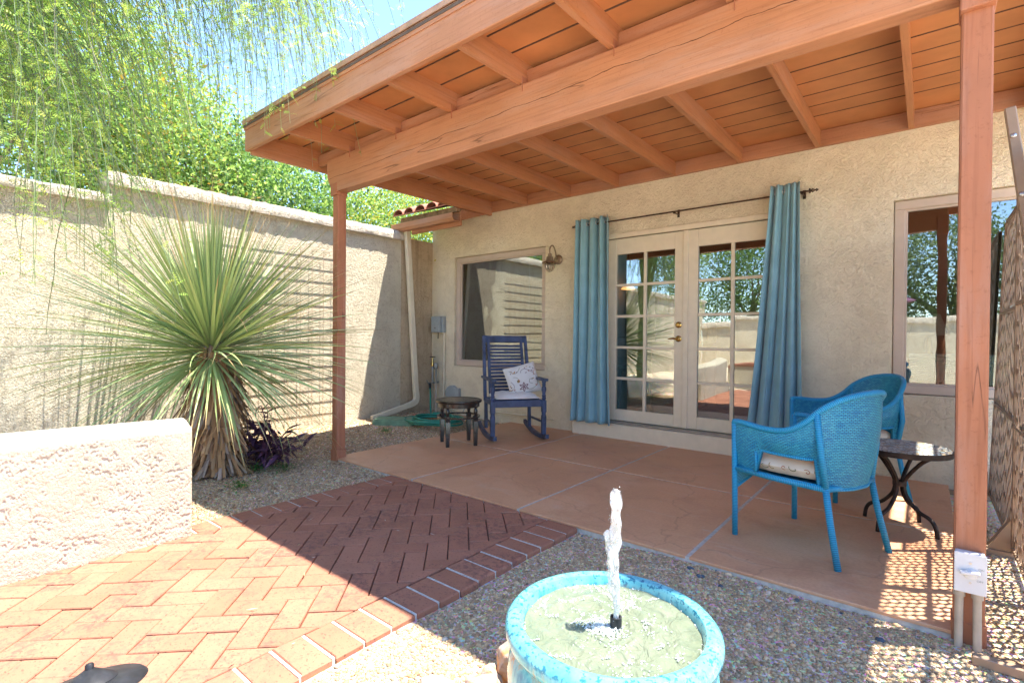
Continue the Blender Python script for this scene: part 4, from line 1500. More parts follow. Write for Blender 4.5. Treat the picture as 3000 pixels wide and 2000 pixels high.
# trees that stand behind the camera and show in the panes
tree('olive_tree', 'grey green tree beyond the rear garden wall, reflected in the right window', (0.6, -9.0, 0), 1.6,
     [((0.2, -8.8, 3.4), (1.8, 1.2, 1.7)), ((2.4, -8.8, 3.0), (1.7, 1.2, 1.6)), ((-1.4, -8.8, 2.9), (1.4, 1.1, 1.5))], 26000, 0.10, [(0.12, 0.18, 0.06), (0.17, 0.22, 0.09), (0.09, 0.14, 0.05)], 15, 0.12, clump=.3)
tree('mesquite_tree', 'feathery green tree beyond the rear wall, reflected in the french doors', (-4.6, -8.6, 0), 1.8,
     [((-4.4, -8.4, 3.4), (1.6, 1.0, 1.7)), ((-6.4, -8.4, 3.6), (1.6, 1.0, 1.9)), ((-2.7, -8.6, 3.2), (1.3, 1.0, 1.5))], 26000, 0.10, [(0.13, 0.22, 0.05), (0.19, 0.29, 0.07), (0.10, 0.17, 0.05)], 16, 0.10, clump=.3)

# ---- weeping tree over the left of the patio
def palo_verde():
    base = Vector((-5.35, -0.75, 0.1))
    t = thing('weeping_tree', 'green barked tree with long weeping twigs hanging in front of the garden wall', 'tree', base)
    rg = random.Random(21)
    nr = np.random.default_rng(21)
    tm = MB()
    fork = Vector((0.1, .1, 1.5))
    tm.tube([(0, 0, -.2), (.05, .02, .7), fork], [.10, .085, .075], 9)
    heads = []
    # limbs arch up and over toward the garden
    ends = [(0.3, 1.1, 4.2), (0.6, 1.7, 4.6), (1.0, 1.5, 4.6), (1.3, 2.1, 4.4), (-.2, 1.6, 4.1), (0.9, .9, 4.3), (1.5, 1.7, 4.5), (0.2, 2.4, 4.5), (.9, 2.5, 4.4), (-.3, 0.9, 3.8), (0.1, .6, 3.4), (1.2, 2.5, 4.5), (.6, 2.2, 4.5), (1.5, 2.3, 4.3)]
    limbs_pts = []
    for e in ends:
        e = Vector((.5 + .55 * (e[0] + .3), e[1], e[2]))
        m = fork.lerp(e, .5) + Vector((rg.gauss(0, .1), rg.gauss(0, .1), .55))
        pts = spline([fork, m, e], 8)
        limbs_pts.append(pts)
        tm.tube(pts, [.045 * (1 - .8 * k / (len(pts) - 1)) for k in range(len(pts))], 6)
    tm.build('trunk', 'greenbark', t, smooth=True)
    Vs, Fs, Cs = [], [], []
    off = 0
    LP, LD, LN = [], [], []
    strands = []
    for pts in limbs_pts:
        for k in range(52):
            i = rg.randint(len(pts) // 2 - 1, len(pts) - 1)
            p = pts[i] + Vector((rg.gauss(0, .12), rg.gauss(0, .12), rg.gauss(0, .06)))
            a = rg.gauss(0.75, 0.8)
            d = Vector((math.cos(a), math.sin(a), rg.uniform(-.1, .7))).normalized()
            strands.append((p, d, rg.uniform(.9, 2.0), rg.uniform(1.1, 2.4)))
    for k in range(190):
        p = Vector((rg.uniform(.7, 1.6), rg.uniform(1.6, 2.75), rg.uniform(4.1, 4.9)))
        a = rg.gauss(.7, .7)
        strands.append((p, Vector((math.cos(a), math.sin(a), rg.uniform(-.2, .5))).normalized(), rg.uniform(1.1, 2.1), rg.uniform(1.2, 2.6)))
    # strands that hang low along the left picture edge
    for k in range(95):
        p = Vector((rg.uniform(.55, 1.3), rg.uniform(1.05, 1.55), rg.uniform(2.2, 3.4)))
        a = rg.gauss(.3, 1.2)
        strands.append((p, Vector((math.cos(a), math.sin(a), .1)).normalized(), rg.uniform(.9, 1.7), rg.uniform(1.6, 3.0)))
    for p, d, L, g in strands:
        n = 11
        q = p.copy()
        v = d.copy()
        st = L / n
        path = [q.copy()]
        for k in range(n):
            v = (v + Vector((rg.gauss(0, .07), rg.gauss(0, .07), -g * st * 1.15))).normalized()
            q = q + v * st
            path.append(q.copy())
            if q.z < .35:
                break
        r0 = rg.uniform(.0032, .0048)
        m = len(path)
        A = np.array(path)
        T = np.gradient(A, axis=0)
        T /= np.linalg.norm(T, axis=1)[:, None] + 1e-9
        S = np.cross(T, np.array([0.3, 0.7, .2])); S /= np.linalg.norm(S, axis=1)[:, None] + 1e-9
        U = np.cross(T, S)
        rad = (r0 * (1 - .6 * np.linspace(0, 1, m)))[:, None]
        ring = np.stack([A + S * rad, A + (-.5 * S + .87 * U) * rad, A + (-.5 * S - .87 * U) * rad], 1).reshape(-1, 3)
        I = np.arange(m - 1)[:, None] * 3
        fc = np.concatenate([I + np.array([[k, (k + 1) % 3, (k + 1) % 3 + 3, k + 3]]) for k in range(3)]) + off
        Vs.append(ring); Fs.append(fc)
        tw = (.30, .38, .20) if rg.random() < .7 else (.42, .42, .28)
        Cs.append(np.tile(np.array(tw) * rg.uniform(.7, 1.25), (len(ring), 1)))
        off += len(ring)
        # feathery leaves along the lower two thirds
        nl = int(L * 19 * rg.uniform(.2, 1.3))
        for _ in range(nl):
            i = min(m - 2, int(rg.uniform(.15, 1) * (m - 1)))
            f = rg.random()
            LP.append(A[i] * (1 - f) + A[i + 1] * f)
            dd = np.array([rg.gauss(0, 1), rg.gauss(0, 1), rg.gauss(-.35, .5)])
            LD.append(dd / np.linalg.norm(dd))
    LP = np.array(LP); LD = np.array(LD)
    n = len(LP)
    N = rand_dirs(n, nr) * .6 + np.array([0, 0, .7])
    N -= LD * (N * LD).sum(1)[:, None]
    N /= np.linalg.norm(N, axis=1)[:, None] + 1e-9
    # every pinnate leaf: a row of 4 leaflet pairs
    S = np.cross(LD, N)
    ln = nr.uniform(.035, .075, n)
    parts = []
    for k in range(5):
        c0 = LP + LD * (ln * (k + .3) / 5)[:, None] - np.array([0, 0, 1]) * (ln * .12 * (k / 5) ** 2)[:, None]
        wd = (0.011 * (1 - .35 * abs(k - 2) / 2))
        a = c0 - S * wd; b = c0 + LD * (ln * .07)[:, None] - S * wd * .9; c = c0 + LD * (ln * .16)[:, None] + S * wd; dq = c0 + LD * (ln * .06)[:, None] + S * wd
        parts.append(np.stack([a, b, c, dq], 1))
    V = np.concatenate(parts, 1).reshape(-1, 3)
    F = np.arange(len(V)).reshape(-1, 4) + 0
    lc = np.array([(0.30, 0.46, 0.09), (0.38, 0.52, 0.11), (0.24, 0.40, 0.09), (0.44, 0.50, 0.11)])[nr.integers(0, 4, n)] * nr.normal(1, .12, (n, 1))
    link('twigs', np_mesh('twigs', np.concatenate(Vs), np.concatenate(Fs), col=np.concatenate(Cs)), 'leaf', t)['kind'] = 'stuff'
    link('foliage', np_mesh('foliage', V, F, col=np.repeat(lc, 20, 0)), 'leaf', t)['kind'] = 'stuff'
palo_verde()

# ---- sotol
def sotol():
    base = Vector((-4.62, 1.78, 0.0))
    cr = Vector((-0.17, -0.02, 1.08))
    t = thing('sotol_plant', 'large spiky sotol plant with narrow green blades and a shaggy brown trunk', 'plant', base)
    rg = random.Random(5)
    MB().tube([(0, 0, -.1), cr * .33 + Vector((.02, 0, 0)), cr * .66, cr], [.14, .115, .105, .10], 12).build('trunk', 'bark', t, smooth=True)
    def blade(L, bend, curl, w, twist, seed):
        r = random.Random(seed)
        n = 14
        pos = Vector((0, 0, 0))
        ang = 0.0
        side = 0.0
        vs, uvs, fs = [], [], []
        st = L / n
        for k in range(n + 1):
            s = k / n
            wd = w * (0.55 + .45 * min(1, s * 5)) * (1 if s < .35 else max(0.045, 1 - (s - .35) / .52))
            d = Vector((math.cos(ang) * math.cos(side), math.sin(side), math.sin(ang)))
            sv = Vector((-math.sin(side), math.cos(side), 0))
            tw = twist * s
            nv = d.cross(sv)
            sv2 = sv * math.cos(tw) + nv * math.sin(tw)
            nv2 = d.cross(sv2)
            for q in (-1, 0, 1):
                vs.append(pos + sv2 * (q * wd / 2) + nv2 * (0.18 * wd * (abs(q) - 1) * -1))
                uvs.append((.5 + q * .5, s))
            pos = pos + d * st
            ang -= bend * st * (.5 + s) * 1.2
            if s > .74:
                ang -= curl * st * 5.0
                side += curl * st * 2.2 * (1 if seed % 2 else -1)
        for k in range(n):
            for q in (0, 1):
                a = k * 3 + q
                fs.append((a, a + 1, a + 4, a + 3))
        return MB().add(vs, fs, uvs).mesh('blade', 'all')
    var = {}
    for b in range(6):
        for s in range(5):
            curl = [0.2, 0.9, 2.2, -1.6, 4.2][s] * (.45 if b < 2 else 1.0)
            var[b, s] = blade(1.0, [0.03, 0.09, 0.20, 0.36, 0.55, 1.2][b], curl, rg.uniform(.0105, .0145), rg.uniform(-.9, .9), b * 10 + s)
    rest = MB()
    N = 820
    ga = math.pi * (3 - 5 ** .5)
    for i in range(N):
        u = (i + .5) / N
        el = R(86) - R(113) * u ** 0.92          # from straight up to well below level
        el += rg.gauss(0, R(6))
        az = i * ga + rg.gauss(0, .15)
        eld = math.degrees(el)
        b = 0 if eld > 55 else 1 if eld > 25 else 2 if eld > 5 else 3 if eld > -15 else 4
        if rg.random() < .25:
            b = min(5, b + 1)
        me = var[b, rg.randint(0, 4)]
        L = rg.uniform(1.30, 1.75) if eld > -10 else rg.uniform(1.15, 1.7)
        if eld > 60:
            L *= .88
        off = Vector((math.cos(az) * math.cos(el), math.sin(az) * math.cos(el), math.sin(el))) * .07
        m = Matrix.Translation(cr + off + Vector((0, 0, -.12 * u))) @ Matrix.Rotation(az, 4, 'Z') @ Matrix.Rotation(-el, 4, 'Y') @ Matrix.Rotation(rg.gauss(0, .25), 4, 'X')
        sc = Matrix.Diagonal((L, L * rg.uniform(.85, 1.15), L, 1))
        if i % 82 < 30:
            o = link('blade', me, 'blade', t)
            o.matrix_local = m @ sc
        else:
            uvl = me.uv_layers[0]
            uvs = {}
            for lp in me.loops:
                uvs[lp.vertex_index] = tuple(uvl.data[lp.index].uv)
            mm = m @ sc
            rest.add([mm @ v.co for v in me.vertices], [tuple(p.vertices) for p in me.polygons], [uvs[k] for k in range(len(me.vertices))])
    rest.build('blades', 'blade', t, 'all')['kind'] = 'stuff'
    # skirt of dead leaf bases
    nr = np.random.default_rng(3)
    n = 1500
    az = nr.uniform(0, 2 * np.pi, n)
    zf = nr.uniform(.06, .98, n)
    axis = np.stack([cr.x * zf, cr.y * zf, cr.z * zf], 1)
    rad = .095 + .035 * np.sin(zf * 3.1)
    out = np.stack([np.cos(az), np.sin(az), np.zeros(n)], 1)
    P = axis + out * rad[:, None]
    fl = nr.uniform(.10, .70, n)[:, None]
    D = out * fl + np.array([0, 0, -1.0])
    D += nr.normal(0, .12, (n, 3))
    D /= np.linalg.norm(D, axis=1)[:, None]
    Nn = out + np.array([0, 0, .5]) + nr.normal(0, .3, (n, 3))
    Nn -= D * (Nn * D).sum(1)[:, None]
    Nn /= np.linalg.norm(Nn, axis=1)[:, None]
    Ls = nr.uniform(.12, .34, n)
    S = np.cross(D, Nn)
    w = nr.uniform(.009, .016, n)[:, None]
    a = P - S * w; b = P + S * w
    e = P + D * Ls[:, None]
    V = np.stack([a, b, e + S * w * .8, e - S * w * .8], 1).reshape(-1, 3)
    V[:, 2] = np.maximum(V[:, 2], .0)
    col = np.array([(.42, .25, .12), (.34, .19, .09), (.50, .33, .18), (.25, .15, .09), (.36, .28, .22)])[nr.integers(0, 5, n)] * nr.normal(1, .15, (n, 1))
    link('dead_leaf_skirt', np_mesh('dead_leaf_skirt', V, np.arange(n * 4).reshape(-1, 4), col=np.repeat(col, 4, 0)), 'dead', t)['kind'] = 'stuff'
sotol()

# ---- purple trailing plant
def purple_plant():
    t = thing('purple_heart_plant', 'purple leaved trailing plant at the foot of the spiky plant', 'plant', (-4.66, 2.10, -.01))
    rg = random.Random(9)
    mm = plain('purple_leaf', (0.125, 0.055, 0.105), 0.4, var=0.35, nscale=6)
    M['purple_leaf'] = mm
    def leafm(L, w, bend):
        vs, fs = [], []
        n = 6
        for k in range(n + 1):
            s = k / n
            wd = w * math.sin(math.pi * (s * .86 + .12)) ** .8
            x = L * s
            z = -bend * s * s * L
            vs += [(x, -wd, z + wd * .45), (x, 0, z), (x, wd, z + wd * .45)]
        for k in range(n):
            for q in (0, 1):
                fs.append((k * 3 + q, k * 3 + q + 1, k * 3 + q + 4, k * 3 + q + 3))
        return MB().add(vs, fs).mesh('leaf', 'all')
    lv = [leafm(.15, .022, b) for b in (.1, .4, .7)]
    for i in range(40):
        a = rg.uniform(0, 6.28)
        r = rg.uniform(0.03, .40)
        h = rg.uniform(.10, .58) * (1 - .6 * r / .4)
        p0 = Vector((math.cos(a) * r * .5, math.sin(a) * r * .5, 0))
        p1 = Vector((math.cos(a) * r, math.sin(a) * r, h))
        pts = spline([p0, p0.lerp(p1, .5) + Vector((rg.gauss(0, .03), rg.gauss(0, .03), .03)), p1], 4)
        MB().tube(pts, .004, 5).build('stem', mm, t)
        for k in range(2, len(pts)):
            if rg.random() < .85:
                o = link('leaf', rg.choice(lv), mm, t)
                o.location = pts[k]
                o.rotation_euler = (rg.gauss(0, .3), -rg.uniform(-.3, .9), rg.uniform(0, 6.28))
                s = rg.uniform(.7, 1.25)
                o.scale = (s, s, s)
purple_plant()

def weed(loc, seed, label):
    t = thing('weed', label, 'weed', loc, group=None)
    rg = random.Random(seed)
    P, D, Nn = [], [], []
    for i in range(150):
        a = rg.uniform(0, 6.28)
        r = abs(rg.gauss(0, .07))
        P.append((math.cos(a) * r, math.sin(a) * r, rg.uniform(.01, .06)))
        d = np.array([rg.gauss(0, 1), rg.gauss(0, 1), rg.gauss(.3, .4)])
        D.append(d / np.linalg.norm(d))
        Nn.append((0, 0, 1))
    P, D, Nn = np.array(P), np.array(D), np.array(Nn, float)
    Nn = Nn - D * (Nn * D).sum(1)[:, None]
    Nn /= np.linalg.norm(Nn, axis=1)[:, None] + 1e-6
    V, F = leaf_quads(P, D, Nn, np.full(len(P), .028), np.full(len(P), .011))
    col = np.repeat(np.array([(.08, .22, .05)]) * np.random.default_rng(seed).normal(1, .2, (len(P), 1)), 4, 0)
    link('leaves', np_mesh('leaves', V, F, col=col), 'leaf', t)
weed((-4.02, 1.68, -.02), 1, 'small bright green weed nearest the end of the planter wall')
weed((-4.27, 2.14, -.02), 2, 'small bright green weed in the gravel by the purple plant')
weed((-5.0, 3.75, -.01), 3, 'little green weed in the gravel near the green valve box')
weed((-4.42, 1.98, -.02), 4, 'tiny low green weed between the shaggy trunk and the gravel')

# leaf litter
nl = 420
pts = np.concatenate([scatter(260, -5.9, -3.5, 1.1, 3.4), scatter(160, -5.9, -4.3, 3.2, 5.2)])
n = len(pts)
nr = np.random.default_rng(44)
P = np.stack([pts[:, 0], pts[:, 1], gh(pts[:, 0], pts[:, 1]) + .014], 1)
a = nr.uniform(0, 6.28, n)
D = np.stack([np.cos(a), np.sin(a), nr.normal(0, .12, n)], 1)
D /= np.linalg.norm(D, axis=1)[:, None]
Nn = np.array([[0, 0, 1.]]) + nr.normal(0, .25, (n, 3))
Nn -= D * (Nn * D).sum(1)[:, None]
V, F = leaf_quads(P, D, Nn, nr.uniform(.02, .055, n), nr.uniform(.008, .02, n))
o = link('leaf_litter', np_mesh('leaf_litter', V, F, col=np.repeat(np.array([(.38, .24, .12), (.45, .36, .22), (.22, .13, .07)])[nr.integers(0, 3, n)], 4, 0)), 'dead')
o['kind'] = 'stuff'
tag(o, 'dry fallen leaves scattered over the gravel bed', 'leaf litter')

pts = np.concatenate([np.stack([nr.uniform(-4.3, .1, 26), nr.uniform(2.7, 5.2, 26)], 1), np.stack([nr.uniform(-3.2, -1.7, 46), nr.uniform(.1, 2.6, 46)], 1)])
n = len(pts)
P = np.stack([pts[:, 0], pts[:, 1], np.full(n, .003)], 1)
a = nr.uniform(0, 6.28, n)
D = np.stack([np.cos(a), np.sin(a), np.zeros(n)], 1)
Nn = np.tile(np.array([[0, 0, 1.]]), (n, 1))
V, F = leaf_quads(P, D, Nn, nr.uniform(.012, .05, n), nr.uniform(.002, .007, n))
o = link('leaf_litter', np_mesh('leaf_litter', V, F, col=np.repeat(np.array([(.45, .33, .15), (.60, .55, .45), (.22, .15, .10)])[nr.integers(0, 3, n)], 4, 0)), 'dead')
o['kind'] = 'stuff'
tag(o, 'few dry leaf scraps and twigs blown onto the slab and brick path', 'leaf litter')

# ================================================================== ROCKS
def rock(label, loc, size, seed, group=None, mat='rock', name='rock'):
    rg = np.random.default_rng(seed)
    V = ICO_V.copy(); F = ICO_F.copy()
    for _ in range(3):
        mid = {}
        nf = []
        V = list(map(tuple, V))
        def m(a, b):
            k = (min(a, b), max(a, b))
            if k not in mid:
                p = (np.array(V[a]) + np.array(V[b])) / 2
                V.append(tuple(p / np.linalg.norm(p)))
                mid[k] = len(V) - 1
            return mid[k]
        for a, b, c in F:
            x, y, z = m(a, b), m(b, c), m(c, a)
            nf += [(a, x, z), (b, y, x), (c, z, y), (x, y, z)]
        F = np.array(nf); V = np.array(V)
    # chop by random planes for a broken, angular look
    for _ in range(13):
        d = rg.normal(size=3); d /= np.linalg.norm(d)
        h = rg.uniform(.55, .85)
        s = V @ d
        V = V - np.outer(np.clip(s - h, 0, None), d)
    V = V + rg.normal(0, .012, V.shape)
    V = V * np.array(size)
    me = np_mesh(name, V, F)
    o = link(name, me, mat)
    o.location = loc
    o.rotation_euler = (rg.normal(0, .2), rg.normal(0, .2), rg.uniform(0, 6.28))
    return tag(o, label, 'rock', group)
rock('flat rusty quartz rock in the sun at the lower left of the fountain', (-1.20, 1.13, -.01), (.11, .08, .06), 1, 'rocks round the fountain')
rock('pale broken rock leaning on the left side of the fountain pot', (-1.09, 1.33, .05), (.055, .06, .10), 2, 'rocks round the fountain')
rock('orange stained rock right of the flat one at the fountain foot', (-1.09, 1.18, .02), (.075, .07, .07), 3, 'rocks round the fountain')
rock('dark purplish rock at the right foot of the fountain pot', (-.40, 1.66, .02), (.10, .08, .09), 4, 'rocks round the fountain')
rock('grey brown upright rock squeezed against the right side of the pot', (-.43, 1.53, .04), (.05, .06, .10), 5, 'rocks round the fountain')
rock('small brown rock between fountain pot and sunlit gravel', (-1.12, 1.27, .0), (.05, .045, .06), 6, 'rocks round the fountain')
M['boulder'] = plain('pale_boulder', (.46, .40, .32), .9, var=.2, nscale=5, bstr=.6, bscale=25)
rock('flat pale boulder behind the planter wall under the spiky plant', (-5.35, 1.35, .25), (.42, .30, .16), 7, None, 'boulder', 'boulder')
rock('smaller pale boulder at the far end behind the planter wall', (-5.2, 1.75, .10), (.30, .22, .14), 8, None, 'boulder', 'boulder')
rock('round reddish stone between downspout and hose', (-5.42, 4.55, .05), (.075, .06, .05), 9, None, 'tile', 'stone')

# ================================================================== ROCKING CHAIR
def rocking_chair():
    t = thing('rocking_chair', 'navy blue slatted wooden rocking chair with cushion near the left window', 'rocking chair', (-3.70, 4.56, 0), math.atan2(-.587, .81))
    n = 'navy'
    # rockers
    for s in (-1, 1):
        m = MB()
        pts = []
        for k in range(25):
            x = -.50 + .88 * k / 24
            z = .022 + .30 * (x + .02) ** 2 * (1.0 if x < 0 else .75)
            pts.append((x, z))
        vs, fs = [], []
        for x, z in pts:
            for dy in (-.019, .019):
                for dz in (-.022, .024):
                    vs.append((x, s * .295 + dy, z + dz))
        for k in range(24):
            a = k * 4
            for p, q in ((0, 1), (1, 3), (3, 2), (2, 0)):
                fs.append((a + p, a + q, a + 4 + q, a + 4 + p))
        fs += [(0, 2, 3, 1), (96, 97, 99, 98)]
        m.add(vs, fs).build('rocker', n, t)
        # turned front post
        zt = .655
        MB().box(.225, .275, s * .295 - .025, s * .295 + .025, .055, .27, .004).build('front_leg', n, t)
        prof = [(.024, .27), (.027, .285), (.022, .30), (.026, .33), (.027, .40), (.024, .405)]
        fp = MB().lathe([(.024, .268), (.028, .275), (.022, .288), (.025, .30), (.025, .312)], 14, (.25, s * .295, 0))
        fp.box(.224, .276, s * .295 - .026, s * .295 + .026, .312, .445, .004)
        fp.lathe([(.025, .444), (.018, .452), (.028, .466), (.018, .48), (.026, .496), (.017, .51), (.021, .535), (.028, .56), (.026, .59), (.017, .605), (.025, .618), (.018, .63), (.024, .645), (.024, .662)], 14, (.25, s * .295, 0))
        fp.build('turned_post', n, t, smooth=True)
        # rear leg / back post
        MB().bar((-.215, s * .268, .075), (-.235, s * .268, .44), .036, .045, (1, 0, 0), .003).build('rear_leg', n, t)
        MB().bar((-.225, s * .278, .40), (-.425, s * .262, 1.165), .036, .042, (1, 0, 0), .004).build('back_post', n, t)
        # arm
        arm = MB()
        pl = [(-.30, .018), (-.1, .026), (.12, .036), (.25, .040), (.295, .034), (.315, .020)]
        poly = [(x, s * .298 + w) for x, w in pl] + [(x, s * .298 - w) for x, w in pl[::-1]]
        arm.prism(poly if s > 0 else poly, .662, .69)
        solid_bevel(arm.build('arm', n, t), .006)
        # inner stile of the back
        MB().bar((-.234, s * .213, .45), (-.415, s * .207, 1.14), .034, .026, (1, 0, 0), .003).build('stile', n, t)
        MB().bar((-.2, s * .27, .405), (.226, s * .27, .42), .03, .06, (0, 0, 1), .003).build('side_rail', n, t)
        MB().bar((-.2, s * .285, .19), (.23, s * .29, .20), .022, .022, (0, 0, 1), .003).build('stretcher', n, t)
    def backpt(z):
        f = (z - .45) / .69
        return -.234 - .181 * f
    MB().bar((backpt(1.125) - .004, -.25, 1.125), (backpt(1.125) - .004, .25, 1.125), .026, .085, (-.25, 0, 1), .004).build('top_rail', n, t)
    MB().bar((backpt(.47), -.2, .47), (backpt(.47), .2, .47), .022, .05, (-.25, 0, 1), .004).build('lower_rail', n, t)
    k = 0
    z = .515
    while z < 1.07:
        m = MB()
        def fn(u, v, z=z):
            y = -.197 + .394 * u
            sag = -.018 * math.sin(math.pi * u)
            return (backpt(z) + sag + (v - .5) * .0, y, z + (v - .5) * .030)
        # slat: thin curved box
        vs, fs = [], []
        for i in range(9):
            u = i / 8
            x, y, _ = fn(u, .5)
            for dx, dz in ((-.006, -.0145), (.006, -.0145), (.006, .0145), (-.006, .0145)):
                vs.append((x + dx - dz * .25, y, z + dz))
        for i in range(8):
            a = i * 4
            for q in range(4):
                fs.append((a + q, a + (q + 1) % 4, a + 4 + (q + 1) % 4, a + 4 + q))
        m.add(vs, fs).build('slat', n, t)
        z += .0405
    # seat: apron and slats
    MB().box(.232, .262, -.27, .27, .375, .452, .004).build('apron', n, t)
    for i in range(9):
        x = -.19 + i * .05
        zc = .448 + .012 * math.cos((i - 5) * .5)
        MB().box(x - .02, x + .02, -.262, .262, zc - .008, zc + .006, .002).build('seat_slat', n, t)
    cush = thing('seat_cushion', 'white quilted seat cushion on the blue rocking chair', 'cushion', (-3.70, 4.56, 0), math.atan2(-.587, .81))
    def pil(cx_, cy_, w, d, h, z0, nu=18, nv=18):
        def f(u, v, top):
            a = (u - .5) * 2; b = (v - .5) * 2
            e = (1 - abs(a) ** 4) ** .5 * (1 - abs(b) ** 4) ** .5
            q = .008 * math.sin(u * 19) * math.sin(v * 16)
            return (cx_ + a * d / 2, cy_ + b * w / 2, z0 + (h * e + q * e if top else -h * .15 * e))
        m = MB()
        m.grid(lambda u, v: f(u, v, True), nu, nv)
        m.grid(lambda u, v: f(v, u, False), nu, nv)
        return m
    pil(.03, 0, .50, .46, .055, .468).build('cushion_body', 'white_fab', cush, 'all')
    return t
rocking_chair()

def throw_pillow():
    # leans on the chair back, faces the camera side
    t = thing('throw_pillow', 'white throw pillow with embroidered plum flower and scrolling vines', 'pillow', (-3.70, 4.56, 0), math.atan2(-.587, .81))
    W, H = .40, .36
    fr = Matrix.Translation((-.03, .125, .655)) @ Matrix.Rotation(R(-16), 4, 'Y') @ Matrix.Rotation(R(14), 4, 'X')
    # local: x = thickness, y = width, z = height
    def surf(u, v, s):
        a, b = (u - .5) * 2, (v - .5) * 2
        e = max(0, (1 - a ** 4)) ** .5 * max(0, (1 - b ** 4)) ** .5
        pin = 1 - .07 * (1 - abs(a * b)) 
        return Vector((s * .075 * e ** .8, a * W / 2 * (1 - .05 * (1 - b * b) * abs(a) ** 3), b * H / 2 * (1 - .05 * (1 - a * a) * abs(b) ** 3)))
    m = MB()
    m.grid(lambda u, v: fr @ surf(u, v, 1), 20, 20)
    m.grid(lambda u, v: fr @ surf(v, u, -1), 20, 20)
    m.build('pillow_body', 'white_fab', t, 'all')
    rg = random.Random(3)
    def on(u, v, lift=.0025):
        p = surf(u, v, 1)
        p.x += lift
        return fr @ p
    def stroke(pts, w, mat, name):
        # flat ribbon on the pillow surface
        mb = MB()
        P = spline([(u, v, 0) for u, v in pts], 6)
        vs, fs = [], []
        for i, p in enumerate(P):
            d = (P[min(i + 1, len(P) - 1)] - P[max(0, i - 1)])
            s = Vector((-d.y, d.x, 0)).normalized() * w
            vs += [on(p.x + s.x, p.y + s.y), on(p.x - s.x, p.y - s.y)]
        for i in range(len(P) - 1):
            fs.append((2 * i, 2 * i + 1, 2 * i + 3, 2 * i + 2))
        mb.add(vs, fs).build(name, mat, t)
    def petal(c, a, L, w, mat):
        vs = [on(c[0], c[1], .003)]
        n = 7
        left, right = [], []
        for k in range(1, n):
            s = k / n
            ww = w * math.sin(math.pi * s) ** .8
            p = (c[0] + math.cos(a) * L * s, c[1] + math.sin(a) * L * s)
            left.append(on(p[0] - math.sin(a) * ww, p[1] + math.cos(a) * ww, .003))
            right.append(on(p[0] + math.sin(a) * ww, p[1] - math.cos(a) * ww, .003))
        tip = on(c[0] + math.cos(a) * L, c[1] + math.sin(a) * L, .003)
        poly = vs + left + [tip] + right[::-1]
        MB().add(poly, [tuple(range(len(poly)))]).build('embroidered_petal', mat, t)
    # flower at lower middle
    c = (.42, .24)
    for k in range(6):
        a = k * math.pi / 3 + .35
        petal(c, a, .16, .036, 'ink_plum')
        petal((c[0] + math.cos(a) * .02, c[1] + math.sin(a) * .02), a, .10, .013, 'white_fab')
    petal((.33, .42), 2.3, .10, .03, 'ink_green')
    petal((.33, .42), 1.7, .10, .025, 'ink_rust')
    petal((.33, .42), 2.9, .08, .02, 'ink_gold')
    for pts, mat in (([(.45, .2), (.58, .12), (.72, .14), (.86, .25), (.88, .45), (.82, .62)], 'ink_green'), ([(.82, .62), (.70, .72), (.60, .80), (.48, .78), (.44, .70)], 'ink_plum'),
                     ([(.12, .85), (.25, .72), (.38, .78), (.46, .88)], 'ink_green'), ([(.08, .5), (.14, .36), (.10, .22), (.18, .12)], 'ink_plum'), ([(.82, .62), (.93, .75), (.90, .9)], 'ink_rust'),
                     ([(.35, .45), (.28, .58), (.18, .62)], 'ink_green'), ([(.70, .28), (.62, .34), (.66, .44), (.74, .40)], 'ink_green')):
        stroke(pts, .006, mat, 'embroidered_vine')
    for k in range(26):
        u, v = rg.choice([(.85, .5), (.7, .75), (.25, .76), (.12, .3), (.8, .2), (.9, .8), (.55, .82)])
        petal((u + rg.gauss(0, .05), v + rg.gauss(0, .05)), rg.uniform(0, 6.28), rg.uniform(.04, .075), .014, rg.choice(['ink_plum', 'ink_green', 'ink_rust', 'ink_gold', 'ink_plum']))
throw_pillow()

